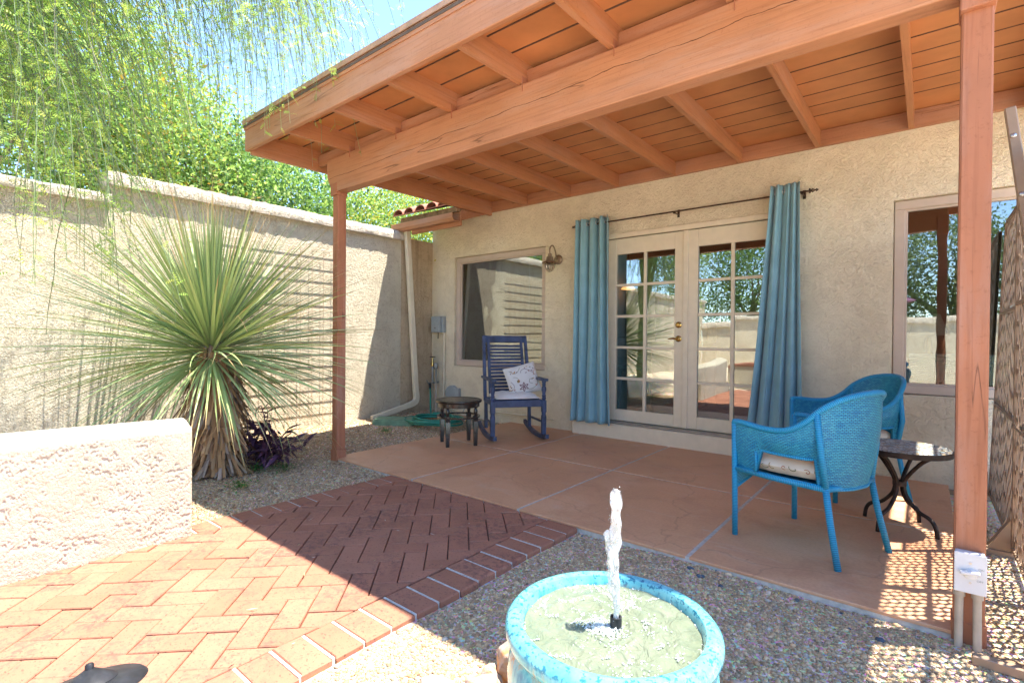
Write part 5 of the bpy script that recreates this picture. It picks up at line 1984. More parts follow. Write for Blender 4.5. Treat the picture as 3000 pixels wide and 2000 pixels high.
# ================================================================== ROUND SIDE TABLE (dark)
def side_table():
    t = thing('side_table', 'small round dark brown slatted side table beside the rocking chair', 'side table', (-3.895, 3.875, 0), R(58))
    e = 'espresso'
    Rr = .245
    zt = .475
    # slats cut to the circle inside a rim
    w = .0585
    k = 0
    ys_ = np.arange(-.234, .234, w)
    for y0 in ys_:
        a, b = y0 + .0035, y0 + w - .0035
        ym = max(abs(a), abs(b))
        poly = []
        pts = []
        for q in np.linspace(a, b, 5):
            h = math.sqrt(max(0.0, (Rr - .018) ** 2 - q * q))
            pts.append((h, q))
        poly = pts + [(-x, q) for x, q in pts[::-1]]
        MB().prism(poly, zt - .018, zt).build('top_slat', e, t)
    n = 40
    MB().lathe([(Rr - .016, zt - .022), (Rr, zt - .024), (Rr + .006, zt - .012), (Rr + .004, zt + .001), (Rr - .004, zt + .004), (Rr - .017, zt + .001), (Rr - .016, zt - .022)], n, cap=False).build('rim', e, t, smooth=True)
    MB().lathe([(Rr - .04, zt - .07), (Rr - .02, zt - .07), (Rr - .02, zt - .021), (Rr - .04, zt - .021), (Rr - .04, zt - .07)], n, cap=False).build('apron', e, t, smooth=True)
    MB().lathe([(Rr - .035, .292), (Rr - .012, .292), (Rr - .012, .308), (Rr - .035, .308), (Rr - .035, .292)], n, cap=False).build('stretcher_ring', e, t, smooth=True)
    for k in range(4):
        a = R(45 + 90 * k)
        x, y = math.cos(a) * .212, math.sin(a) * .212
        m = MB()
        m.box(x - .021, x + .021, y - .021, y + .021, .41, zt - .022, .003)
        m.lathe([(.018, .40), (.024, .408), (.024, .415)], 10, (x, y, 0))
        m.lathe([(.022, .312), (.015, .322), (.02, .345), (.021, .375), (.013, .395), (.02, .405)], 10, (x, y, 0))
        vs = []
        for z, w_ in ((0, .017), (.255, .024), (.262, .022), (.27, .024), (.315, .024)):
            vs += [(x - w_, y - w_, z), (x + w_, y - w_, z), (x + w_, y + w_, z), (x - w_, y + w_, z)]
        fs = [(0, 3, 2, 1), (16, 17, 18, 19)]
        for i in range(4):
            for q in range(4):
                fs.append((i * 4 + q, i * 4 + (q + 1) % 4, i * 4 + 4 + (q + 1) % 4, i * 4 + 4 + q))
        m.add(vs, fs)
        m.build('leg', e, t, smooth=True)
side_table()

# ================================================================== WICKER CHAIRS
def wicker_chair(label, loc, rz, cushion_label):
    t = thing('wicker_armchair', label, 'armchair', loc, rz, 'pair of blue wicker armchairs')
    # rim of arms and back: local +x is the front
    half = [(.285, .290, .665), (.22, .300, .668), (.08, .305, .655), (-.04, .300, .665), (-.13, .285, .715), (-.20, .255, .790), (-.265, .19, .845), (-.31, .10, .872), (-.325, 0, .880)]
    full = half + [(x, -y, z) for x, y, z in half[-2::-1]]
    rim = spline(full, 4)
    NR = len(rim)
    def seatline(i):
        """matching lower edge of the woven shell"""
        p = rim[i]
        if p.x > .135:
            zl = .40
        elif p.x > -.215:
            zl = .525
        else:
            zl = .375
        bx = p.x * .80 if p.x < -.1 else p.x * .97
        bx = max(bx, -.255)
        return Vector((bx, p.y * (.92 if p.x > -.15 else .9), zl))
    low = [seatline(i) for i in range(NR)]
    # smooth the jumps a little
    zz = [p.z for p in low]
    # walls: outer and inner skins
    L = [0]
    for i in range(1, NR):
        L.append(L[-1] + (rim[i] - rim[i - 1]).length)
    for nm, off in (('woven_shell', 0.0), ('woven_lining', .014)):
        vs, uvs, fs = [], [], []
        nv = 10
        for i in range(NR):
            for j in range(nv + 1):
                v = j / nv
                p = low[i].lerp(rim[i], v)
                bulge = .018 * math.sin(math.pi * v)
                c = Vector((-.02, 0, p.z))
                d = (p - c); d.z = 0
                if d.length > 1e-6:
                    d.normalize()
                p = p + d * (bulge - off)
                vs.append(p)
                uvs.append((L[i], p.z))
        for i in range(NR - 1):
            for j in range(nv):
                a = i * (nv + 1) + j
                fs.append((a, a + nv + 1, a + nv + 2, a + 1))
        MB().add(vs, fs, uvs).build(nm, 'wicker', t, 'all')
    MB().tube(rim, .0165, 10, uvscale=1).build('rim_rail', 'wrap', t, 'all')
    # lower trim along the shell bottom
    MB().tube(low, .009, 6).build('lower_trim', 'wrap', t, 'all')
    for s in (-1, 1):
        MB().tube([(.275, s * .285, 0), (.278, s * .287, .3), (.283, s * .290, .662)], .0165, 10).build('front_leg', 'wrap', t, 'all')
        MB().tube([(-.285, s * .242, 0), (-.235, s * .225, .22), (-.205, s * .215, .385)], .0165, 10).build('rear_leg', 'wrap', t, 'all')
        i = min(range(NR), key=lambda k: (rim[k] - Vector((-.19, s * .262, .775))).length)
        MB().tube([(-.205, s * .215, .385), Vector((-.205, s * .215, .385)).lerp(rim[i], .5) + Vector((-.012, s * .022, 0)), rim[i]], .0165, 10).build('back_post', 'wrap', t, 'all')
        MB().tube([(.275, s * .283, .392), (.03, s * .262, .385), (-.21, s * .215, .382)], .0175, 10).build('seat_rail', 'wrap', t, 'all')
        MB().tube([(.140, s * .290, .40), (.137, s * .294, .52)], .009, 6).build('side_upright', 'wrap', t, 'all')
    MB().tube([(.275, -.283, .392), (.28, 0, .392), (.275, .283, .392)], .0175, 10).build('seat_rail', 'wrap', t, 'all')
    MB().tube([(-.21, -.215, .382), (-.245, 0, .382), (-.21, .215, .382)], .0165, 10).build('seat_rail', 'wrap', t, 'all')
    MB().grid(lambda u, v: (-.22 + .49 * u, (v - .5) * 2 * (.21 + .07 * u), .392 - .012 * math.sin(math.pi * u)), 6, 6, lambda u, v: (u * .5, v * .5)).build('woven_seat', 'wicker', t, 'all')
    # scalloped woven skirt in front
    def sk(u, v):
        y = (u - .5) * 2 * .27
        d = .10 * abs(u - .5) * 2 + .012
        return (.278, y, .392 - v * d)
    MB().grid(sk, 16, 2, lambda u, v: (u * .54, v * .1)).build('front_skirt', 'wicker', t, 'all')
    MB().tube([(.278, (u - .5) * .54, .392 - (.10 * abs(u - .5) * 2 + .012)) for u in np.linspace(0, 1, 17)], .008, 6).build('skirt_trim', 'wrap', t, 'all')
    c = thing('seat_cushion', cushion_label, 'cushion', loc, rz)
    def f(u, v, s):
        a, b = (u - .5) * 2, (v - .5) * 2
        e = max(0, 1 - abs(a) ** 6) ** .4 * max(0, 1 - abs(b) ** 6) ** .4
        return Vector((.025 + a * .225, b * (.200 + .065 * min(1, u * 1.6)), .450 + s * .052 * e))
    m = MB()
    m.grid(lambda u, v: f(u, v, 1), 16, 16)
    m.grid(lambda u, v: f(v, u, -1), 16, 16)
    m.build('cushion_body', 'cream_fab', c, 'all')
    # printed scrolls on the sides
    rg = random.Random(int(rz * 100))
    for s in (-1, 1):
        for k in range(7):
            x0 = -.17 + k * .058 + rg.uniform(-.012, .012)
            z0 = .450 + rg.uniform(-.012, .012)
            sg = rg.choice((-1, 1)); a0 = rg.uniform(0, 6.28); R0 = rg.uniform(.008, .017); tw_ = rg.uniform(1.0, 2.3)
            pts = []
            for q in range(18):
                a = sg * q / 17 * tw_ * math.pi + a0
                r = R0 * (.25 + q / 17) if q < 12 else R0 * (.25 + 11 / 17) * (1 + (q - 11) * .16)
                xx = x0 + math.cos(a) * r * 1.3
                u = (xx - .025 + .225) / .45
                yy = s * (.2015 + .065 * min(1, u * 1.6))
                pts.append((xx, yy + s * .0015, z0 + math.sin(a) * r))
            MB().tube(pts, .0017, 4).build('printed_scroll', rg.choice(['ink_rust', 'ink_green', 'ink_gold', 'ink_plum']), c)
    return t
wicker_chair('bright blue wicker armchair nearest the camera, seen from its side and back', (-.497, 3.31, 0), math.atan2(.21, -.51), 'cream scroll print cushion in the nearer blue wicker chair')
wicker_chair('blue wicker armchair against the wall behind the nearer one', (-.445, 4.62, 0), math.atan2(-.62, -.78), 'cream scroll print cushion in the blue wicker chair by the wall')

# ================================================================== MOSAIC TABLE
def mosaic_table():
    t = thing('mosaic_table', 'round mosaic topped bistro table on curved dark iron legs', 'table', (-.115, 3.935, 0))
    zt = .50
    MB().lathe([(.0, zt - .014), (.246, zt - .014), (.250, zt - .006), (.246, zt)], 44, cap=True).build('table_top', 'mosaic', t, smooth=True)
    MB().lathe([(.247, zt - .034), (.253, zt - .034), (.254, zt - .002), (.247, zt - .002), (.247, zt - .034)], 44, cap=False).build('rim_band', 'iron', t, smooth=True)
    for k in range(4):
        a = R(-28 + 90 * k)
        pts = spline([(math.cos(a) * r, math.sin(a) * r, z) for r, z in ((.18, .465), (.12, .42), (.05, .33), (.026, .27), (.04, .20), (.10, .13), (.165, .10), (.195, .06), (.205, .0))], 4)
        MB().tube(pts, .0115, 8).build('leg', 'iron', t, 'all')
    MB().lathe([(.03, .255), (.036, .258), (.036, .285), (.03, .288), (.03, .255)], 16, cap=False).build('collar', 'iron', t, smooth=True)
mosaic_table()

# ================================================================== FOUNTAIN
def fountain():
    t = thing('fountain_pot', 'turquoise glazed round fountain pot filled with cloudy bubbling water', 'fountain', (-.645, 1.218, -.020))
    t.scale = (1.03, 1.03, 1.0)
    Ro = .272
    prof = [(.17, -.06), (.19, -.05), (.235, .08), (.262, .20), (.268, .28), (.262, .335), (.250, .358), (.254, .368), (.268, .378), (.275, .395), (.273, .412), (.262, .424), (.248, .428), (.234, .423), (.226, .408), (.224, .37), (.222, .32), (.0, .32)]
    pm = MB().lathe(prof, 72, cap=False).build('pot', 'pot', t, smooth=True)
    # water with ripples
    def w(u, v):
        r = u * .2245
        a = v * 2 * math.pi
        x, y = r * math.cos(a), r * math.sin(a)
        z = .398 + .0050 * math.sin(r * 120) * math.exp(-r * 6) + .0026 * math.sin(x * 60 + y * 23) * math.sin(y * 51 - x * 17)
        return (x, y, z)
    MB().grid(w, 26, 64).build('water', 'water', t, 'all')
    # nozzle
    nx_, ny_ = .012, .006
    MB().lathe([(.0125, .37), (.0125, .402), (.0150, .404), (.0150, .428), (.011, .428), (.011, .41)], 16, (nx_, ny_, 0)).build('nozzle', 'black', t, smooth=True)
    # jet
    rg = random.Random(17)
    def jetmesh(z0, z1, r0, r1, lean, seed, n=30, wob=.25):
        r_ = random.Random(seed)
        vs, fs = [], []
        k = 14
        ph = [r_.uniform(0, 6.28) for _ in range(6)]
        for i in range(n + 1):
            s = i / n
            z = z0 + (z1 - z0) * s
            rad = r0 + (r1 - r0) * s
            if s > .92:
                rad *= math.sqrt(max(.02, (1 - s) / .08))
            cx_ = nx_ + lean[0] * s + .003 * math.sin(9 * s + ph[0])
            cy_ = ny_ + lean[1] * s + .003 * math.sin(8 * s + ph[1])
            for q in range(k):
                a = 2 * math.pi * q / k
                rr = rad * (1 + wob * (.5 * math.sin(2 * a + 14 * s + ph[2]) + .35 * math.sin(3 * a - 23 * s + ph[3]) + .3 * math.sin(41 * s + a + ph[4])) * (.3 + s))
                vs.append((cx_ + rr * math.cos(a), cy_ + rr * math.sin(a), z))
        for i in range(n):
            for q in range(k):
                fs.append((i * k + q, i * k + (q + 1) % k, (i + 1) * k + (q + 1) % k, (i + 1) * k + q))
        return MB().add(vs, fs)
    jetmesh(.422, .768, .0062, .0150, (-.004, -.002), 1, 60, .62).build('water_jet', 'jet', t, 'all')
    jetmesh(.398, .63, .0058, .0105, (-.013, -.013), 2, 34, .8).build('falling_water', 'jet', t, 'all')
    jetmesh(.50, .66, .0045, .0075, (-.020, -.015), 5, 22, .8).build('falling_water', 'jet', t, 'all')
    # bubbles: clusters plus splash zone
    V, F = [], []
    nb_ = 0
    def bub(x, y, r, z=.3990):
        nonlocal nb_
        V.append(ICO_V * r + np.array([x, y, z])); F.append(ICO_F + nb_ * 12)
        nb_ += 1
    for k in range(46):
        a = rg.uniform(0, 6.28); r = .215 * rg.random() ** .5
        cx_, cy_ = math.cos(a) * r, math.sin(a) * r
        m = rg.randint(4, 34)
        sa = rg.uniform(0, 6.28); el = rg.uniform(.3, 1.0)
        for _ in range(m):
            q = rg.gauss(0, .006 * (1 + m / 10)); p = rg.gauss(0, .006 * el)
            x = cx_ + math.cos(sa) * q - math.sin(sa) * p; y = cy_ + math.sin(sa) * q + math.cos(sa) * p
            if x * x + y * y < .222 ** 2:
                bub(x, y, rg.uniform(.0008, .0024))
    for k in range(700):
        x, y = -.012 + rg.gauss(0, .026), -.018 + rg.gauss(0, .022)
        bub(x, y, rg.uniform(.0007, .0024), .399 + abs(rg.gauss(0, .003)))
    for k in range(60):
        a = rg.uniform(0, 6.28); bub(math.cos(a) * .223, math.sin(a) * .223, rg.uniform(.001, .003))
    for k in range(150):
        bub(.006 + rg.gauss(0, .009), .002 + rg.gauss(0, .009), rg.uniform(.0006, .0018), rg.uniform(.41, .775))
    o = link('bubbles', np_mesh('bubbles', np.concatenate(V), np.concatenate(F), smooth=True), 'foam', t)
    o['kind'] = 'stuff'
fountain()

# ================================================================== PATH LIGHT
Z = .45 + .06
_d = Vector((-.98, .19, 0))
pl_ = thing('path_light', 'black metal hat shaped path light at the lower left picture edge', 'path light', Vector((-1.375, .268, -.06)) - _d * math.sin(R(11)) * Z)
pl_.rotation_mode = 'QUATERNION'
pl_.rotation_quaternion = Quaternion(Vector((0, 0, 1)).cross(_d), R(11))
MB().tube([(0, 0, 0), (0, 0, Z - .05)], .012, 10).build('stem', 'black', pl_, smooth=True)
MB().lathe([(.04, Z - .050), (.098, Z - .047), (.102, Z - .043), (.097, Z - .038), (.045, Z - .030), (.044, Z - .034)], 40, cap=False).build('brim', 'black', pl_, smooth=True)
MB().lathe([(.048, Z - .035), (.048, Z - .029), (.043, Z - .025), (.009, Z - .004)], 40, cap=True).build('cap', 'black', pl_, smooth=True)
MB().lathe([(.008, Z - .006), (.008, Z + .004), (.006, Z + .007)], 14).build('finial', 'black', pl_, smooth=True)
MB().lathe([(.035, Z - .15), (.035, Z - .05)], 20).build('lens', 'lampglass', pl_, smooth=True)

# ================================================================== CURTAINS AND ROD
def curtain(label, xt0, xt1, xb0, xb1, zt, zb, y, folds, seed):
    t = thing('curtain', label, 'curtain', (0, 0, 0), group='pair of teal curtains')
    rg = random.Random(seed)
    NU, NV = 150, 44
    wd = [rg.uniform(.8, 1.2) for _ in range(folds)]
    cum = np.cumsum([0] + wd) / sum(wd)
    def f(u, v):
        s = v
        x0 = xt0 + (xb0 - xt0) * s ** 1.1; x1 = xt1 + (xb1 - xt1) * s ** 1.1
        i = max(0, min(folds - 1, int(np.searchsorted(cum, u) - 1)))
        p = (u - cum[i]) / (cum[i + 1] - cum[i])
        ph = 2 * math.pi * p
        amp = (.058 - .012 * s) * (1 + .25 * math.sin(i * 2.3 + seed))
        sway = .012 * math.sin(3 * s + i * 1.7) * s
        yy = y - amp * math.cos(ph) - .008 * math.sin(7 * s + i) * s + .007 * math.sin(2 * ph + i * 1.3 + 2.2 * s) + .0025 * math.sin(5 * ph + 9 * s + i)
        xx = x0 + (x1 - x0) * u + .016 * math.sin(ph + .5) + sway
        zz = zt + (zb - zt) * v
        if v > .985:
            zz += .006 * math.sin(ph)
        return (xx, yy, zz)
    m = MB().grid(f, NU, NV).build('fabric', 'curtain', t, 'all')
    sm = m.modifiers.new('thick', 'SOLIDIFY'); sm.thickness = .003
    # hem seam
    MB().tube([Vector(f(u, .955)) + Vector((0, -.003, 0)) for u in np.linspace(0, 1, 90)], .0016, 4).build('hem_seam', 'curtain', t, 'all')
    for i in range(folds * 2):
        u = cum[i // 2] + (cum[i // 2 + 1] - cum[i // 2]) * (.25 if i % 2 == 0 else .75)
        p = Vector(f(u, .024)); q = Vector(f(min(1, u + .004), .024))
        tang = (q - p).normalized()
        nrm = tang.cross(Vector((0, 0, 1))).normalized()
        ring = []
        for k in range(20):
            a = 2 * math.pi * k / 20
            ring.append(p + tang * math.cos(a) * .021 + Vector((0, 0, 1)) * math.sin(a) * .021 + nrm * .002)
        MB().tube(ring, .005, 6, closed=True).build('grommet', 'steel', t, 'all')
    return t
CY = 5.215
curtain('teal grommet curtain hanging left of the french doors', -3.245, -2.815, -3.31, -2.785, 2.545, .155, CY, 4, 1)
curtain('teal grommet curtain hanging right of the french doors behind the wicker chair', -1.135, -.895, -1.34, -.862, 2.565, .155, CY, 4, 2)
rod = thing('curtain_rod', 'thin dark bronze curtain rod with turned finials above the doors', 'curtain rod')
RZ = 2.482
MB().tube([(-3.25, CY, RZ), (-.83, CY, RZ)], .008, 10).build('rod', 'bronze', rod, smooth=True)
for x, s in ((-3.25, -1), (-.83, 1)):
    tt = MB().lathe([(.008, 0), (.022, .006), (.022, .014), (.010, .02), (.020, .032), (.010, .046), (.006, .052), (.015, .062), (.004, .078)], 14)
    MB().add([(x + s * z, CY + a, RZ + b) for a, b, z in tt.v], [f_[::-1] if s > 0 else f_ for f_ in tt.f]).build('finial', 'bronze', rod, smooth=True)
for x in (-3.19, -2.06, -.88):
    mb = MB()
    mb.box(x - .012, x + .012, WALL_Y - .008, WALL_Y - .001, RZ - .04, RZ + .04)
    mb.box(x - .005, x + .005, CY, WALL_Y - .007, RZ - .018, RZ - .010)
    mb.box(x - .012, x + .012, CY - .014, CY + .014, RZ - .02, RZ - .012)
    mb.build('bracket', 'bronze', rod)

# ================================================================== WALL LANTERN
def wall_lantern():
    t = thing('wall_lantern', 'weathered gooseneck barn lantern with wire cage left of the curtain', 'wall lamp', (-3.60, WALL_Y, 2.13))
    m = 'lampmetal'
    tt = MB().lathe([(.062, 0), (.062, .008), (.052, .016), (.045, .022), (.03, .028)], 28)
    MB().add([(a, -z - .001, b) for a, b, z in tt.v], tt.f).build('back_plate', m, t, smooth=True)
    cy = -.19
    MB().tube(spline([(0, -.02, 0), (0, -.05, .03), (0, -.075, .10), (0, -.11, .15), (0, -.155, .155), (0, cy, .11), (0, cy, .045)], 5), .0085, 10).build('gooseneck', m, t, 'all')
    MB().lathe([(.014, .055), (.022, .05), (.024, .02), (.04, .012), (.046, -.02), (.05, -.035), (.098, -.058), (.102, -.066), (.096, -.064), (.05, -.043), (.03, -.043)], 36, (0, cy, 0), cap=False).build('shade', m, t, smooth=True)
    MB().lathe([(.044, -.045), (.055, -.08), (.054, -.115), (.038, -.145), (.0, -.155)], 24, (0, cy, 0), cap=False).build('globe', 'lampglass', t, smooth=True)
    for k in range(4):
        a = R(45 * k)
        pts = []
        for q in np.linspace(-1, 1, 17):
            th_ = q * math.pi / 2
            pts.append((math.cos(a) * math.sin(th_) * .066, cy + math.sin(a) * math.sin(th_) * .066, -.07 - math.cos(th_) * .10))
        MB().tube(pts, .0028, 5).build('cage_wire', m, t, 'all')
    MB().tube([(math.cos(R(15 * k)) * .064, cy + math.sin(R(15 * k)) * .064, -.095) for k in range(24)], .0028, 5, closed=True).build('cage_ring', m, t, 'all')
wall_lantern()

# ================================================================== DOWNSPOUT, IRRIGATION CORNER
ds = thing('downspout', 'cream metal downspout leaning down the wall corner with a long foot', 'downspout')
def rect_sweep(pts, w, d, rough=0):
    mb = MB()
    P = [Vector(p) for p in pts]
    vs, fs = [], []
    for i, p in enumerate(P):
        t_ = (P[min(i + 1, len(P) - 1)] - P[max(i - 1, 0)]).normalized()
        sx_ = Vector((1, 0, 0))
        u_ = sx_.cross(t_).normalized()
        for a, b in ((-w, -d), (w, -d), (w, d), (-w, d)):
            vs.append(p + sx_ * a / 2 + u_ * b / 2)
    for i in range(len(P) - 1):
        for q in range(4):
            fs.append((i * 4 + q, i * 4 + (q + 1) % 4, i * 4 + 4 + (q + 1) % 4, i * 4 + 4 + q))
    fs += [(0, 3, 2, 1), tuple(len(vs) - 4 + k for k in range(4))]
    return mb.add(vs, fs)
solid_bevel(rect_sweep([(-5.86, 4.755, 2.70), (-5.87, 4.945, .30)], .062, .078).build('pipe', 'downspout', ds), .008)
el = spline([(-5.87, 4.945, .32), (-5.87, 4.955, .24), (-5.868, 4.93, .185), (-5.865, 4.86, .155), (-5.86, 4.78, .14)], 4)
solid_bevel(rect_sweep(el, .066, .082).build('elbow', 'downspout', ds), .008)
solid_bevel(rect_sweep([(-5.86, 4.81, .145), (-5.80, 4.12, .035)], .062, .072).build('foot', 'downspout', ds), .008)
for z in (.06, .16, .26):
    pass
vb = thing('valve_box', 'green plastic irrigation valve box lid beside the downspout foot', 'valve box', (-5.42, 4.22, -.03), R(40))
mb = MB()
poly = [(-.25, -.16), (.25, -.16), (.27, -.14), (.27, .14), (.25, .16), (-.25, .16), (-.27, .14), (-.27, -.14)]
mb.prism(poly, -.05, .09)
solid_bevel(mb.build('box', 'valve_green', vb), .008)
mb = MB().prism([(x * .93, y * .9) for x, y in poly], .091, .102)
solid_bevel(mb.build('lid', 'valve_green', vb), .004)

hs = thing('garden_hose', 'green garden hose coiled on the gravel and connected to the tap', 'hose')
rg = random.Random(31)
pts = []
HC = Vector((-4.98, 4.52, 0))
turns = 6
for k in range(turns * 28 + 1):
    a = 2 * math.pi * k / 28 + 2.2
    tn = k / 28
    r = .34 + .05 * math.sin(tn * 2.1) + .035 * math.sin(a * .5 + tn)
    cx_ = HC.x + .05 * math.sin(tn * 1.9); cy_ = HC.y + .04 * math.cos(tn * 2.7)
    pts.append((cx_ + r * math.cos(a) * 1.05, cy_ + r * math.sin(a) * .82, .02 + .010 * tn + .016 * (math.sin(a * 1.5 + tn) + 1) * .5 + .012))
MB().tube(pts, .0125, 8).build('coil', 'hose', hs, 'all')
rise = spline([(-5.24, 4.66, .06), (-5.40, 4.83, .05), (-5.55, 4.95, .12), (-5.70, 5.08, .30), (-5.80, 5.16, .405)], 6)
MB().tube(rise, .0125, 8).build('riser', 'hose', hs, 'all')
MB().tube([(-5.77, 5.135, .37), (-5.82, 5.175, .43)], .018, 10).build('coupling', 'black', hs, smooth=True)
MB().tube([(-4.72, 4.62, .075), (-4.60, 4.60, .07)], .019, 10).build('nozzle', 'black', hs, smooth=True)

tp = thing('hose_tap', 'grey metal hose tap and vacuum breaker on upright pipes by the wall corner', 'tap')
TX, TY = -5.76, 5.20
MB().tube([(TX + .05, TY, -.05), (TX + .05, TY, .46)], .017, 10).build('supply_pipe', 'pvc', tp, smooth=True)
MB().tube([(TX + .05, TY, .46), (TX + .05, TY, .66)], .014, 10).build('upper_pipe', 'galv', tp, smooth=True)
MB().tube([(TX - .03, TY, .44), (TX - .03, TY, .72)], .016, 10).build('return_pipe', 'galv', tp, smooth=True)
MB().tube([(TX - .09, TY - .03, .44), (TX - .03, TY, .45), (TX + .05, TY, .46), (TX + .10, TY, .47)], .014, 10).build('cross_pipe', 'galv', tp, smooth=True)
MB().lathe([(.02, .66), (.036, .68), (.036, .74), (.02, .76)], 14, (TX + .04, TY, 0)).build('breaker', 'galv', tp, smooth=True)
MB().lathe([(.022, .70), (.026, .73), (.016, .77), (.012, .83), (.010, .84)], 12, (TX - .03, TY, 0)).build('valve_body', 'brass', tp, smooth=True)
MB().tube([(TX - .03 + .04 * math.cos(R(30 * k)), TY + .04 * math.sin(R(30 * k)), .845) for k in range(12)], .006, 6, closed=True).build('hand_wheel', 'iron', tp, 'all')
MB().bar((TX - .07, TY, .845), (TX + .01, TY, .845), .008, .006).build('wheel_spoke', 'iron', tp)
MB().tube([(TX - .10, TY - .03, .44), (TX - .11, TY - .045, .49)], .007, 6).build('tap_lever', 'galv', tp, smooth=True)
cb = thing('irrigation_controller', 'grey plastic irrigation controller box on the wall left of the window', 'control box', (-5.735, WALL_Y, 1.21))
solid_bevel(MB().box(-.105, .105, -.075, -.002, 0, .25).build('case', 'plastic_grey', cb), .012)
solid_bevel(MB().box(-.100, .080, -.125, -.077, .006, .244).build('cover', 'plastic_grey', cb), .006)
MB().lathe([(.008, 0), (.008, .005)], 12, (0, 0, 0)).build('lock', 'bronze', cb).matrix_local = Matrix.Translation((-.01, -.126, .07)) @ Matrix.Rotation(R(90), 4, 'X')
MB().tube([(-.02, -.05, 0), (-.025, -.05, -.09)], .006, 6).build('cable_stub', 'iron', cb)
cdt = thing('conduit', 'cream painted conduit running down the wall from the control box', 'conduit')
MB().tube([(-5.655, WALL_Y - .022, 1.21), (-5.655, WALL_Y - .022, .22)], .013, 10).build('pipe', 'downspout', cdt, smooth=True)
MB().tube(spline([(-5.655, WALL_Y - .022, .22), (-5.65, WALL_Y - .022, .12), (-5.55, WALL_Y - .02, .07), (-5.40, WALL_Y - .02, .065)], 5), .013, 10).build('bend', 'downspout', cdt, smooth=True)
MB().tube([(-4.75, WALL_Y - .02, .115), (-3.62, WALL_Y - .02, .115)], .011, 8).build('low_pipe', 'downspout', cdt, smooth=True)
bell = thing('meter_dome', 'grey domed fixture low on the wall behind the dark side table', 'fixture', (-5.47, WALL_Y, .30))
tt = MB().lathe([(.125, 0), (.125, .05), (.118, .056), (.10, .06)], 30)
MB().add([(a, -z, max(b, -.06)) for a, b, z in tt.v], tt.f).build('dome', 'plastic_grey', bell, smooth=True)
MB().box(.085, .165, -.05, -.001, -.06, .09, .006).build('terminal_box', 'plastic_grey', bell)
MB().tube(spline([(-.02, -.03, -.05), (-.03, -.06, -.2), (.1, -.08, -.27), (.25, -.06, -.25), (.28, -.02, -.12)], 5), .005, 6).build('cable', 'plastic_grey', bell, 'all')

# ================================================================== SWITCH BOX ON THE POST
sb = thing('switch_box', 'grey weatherproof switch box on two conduits at the foot of the right post', 'switch box', (.142, 2.655, 0))
solid_bevel(MB().box(-.043, .043, -.045, -.001, .19, .335).build('box', 'plastic_white', sb), .004)
solid_bevel(MB().box(-.047, .047, -.053, -.0455, .186, .339).build('cover_plate', 'plastic_white', sb), .003)
mb = MB()
mb.lathe([(.021, 0), (.019, .006), (.012, .008)], 20)
o = mb.build('dial', 'plastic_white', sb, smooth=True)
o.matrix_local = Matrix.Translation((0, -.0535, .262)) @ Matrix.Rotation(R(90), 4, 'X')
MB().bar((-.030, -.068, .266), (.028, -.068, .274), .016, .013, (0, 0, 1), .003).build('lever', 'plastic_white', sb)
for z in (.228, .302):
    o = MB().lathe([(.004, 0), (.004, .0015)], 10).build('screw', 'steel', sb)
    o.matrix_local = Matrix.Translation((0, -.0535, z)) @ Matrix.Rotation(R(90), 4, 'X')
def raised_text(txt, size, loc, parent, mat):
    cu = bpy.data.curves.new('lettering', 'FONT')
    cu.body = txt
    cu.size = size
    cu.extrude = .0004
    tmp = bpy.data.objects.new('lettering_source', cu)
    COL.objects.link(tmp)
    dg = bpy.context.evaluated_depsgraph_get()
    me = bpy.data.meshes.new_from_object(tmp.evaluated_get(dg))
    bpy.data.objects.remove(tmp)
    me.materials.clear()
    o = link('lettering', me, mat, parent)
    o.matrix_local = Matrix.Translation(loc) @ Matrix.Rotation(R(90), 4, 'X')
raised_text('ON', .011, (.022, -.0536, .281), sb, 'plastic_grey')
raised_text('OFF', .011, (.018, -.0536, .236), sb, 'plastic_grey')
for x, dx in ((-.030, -.004), (.022, .010)):
    MB().tube([(x, -.030, .19), (x, -.030, .165)], .0185, 14).build('conduit_adapter', 'pvc', sb, smooth=True)
    MB().tube([(x, -.030, .17), (x + dx * .3, -.030, -.12)], .0135, 14).build('conduit_pipe', 'pvc', sb, smooth=True)

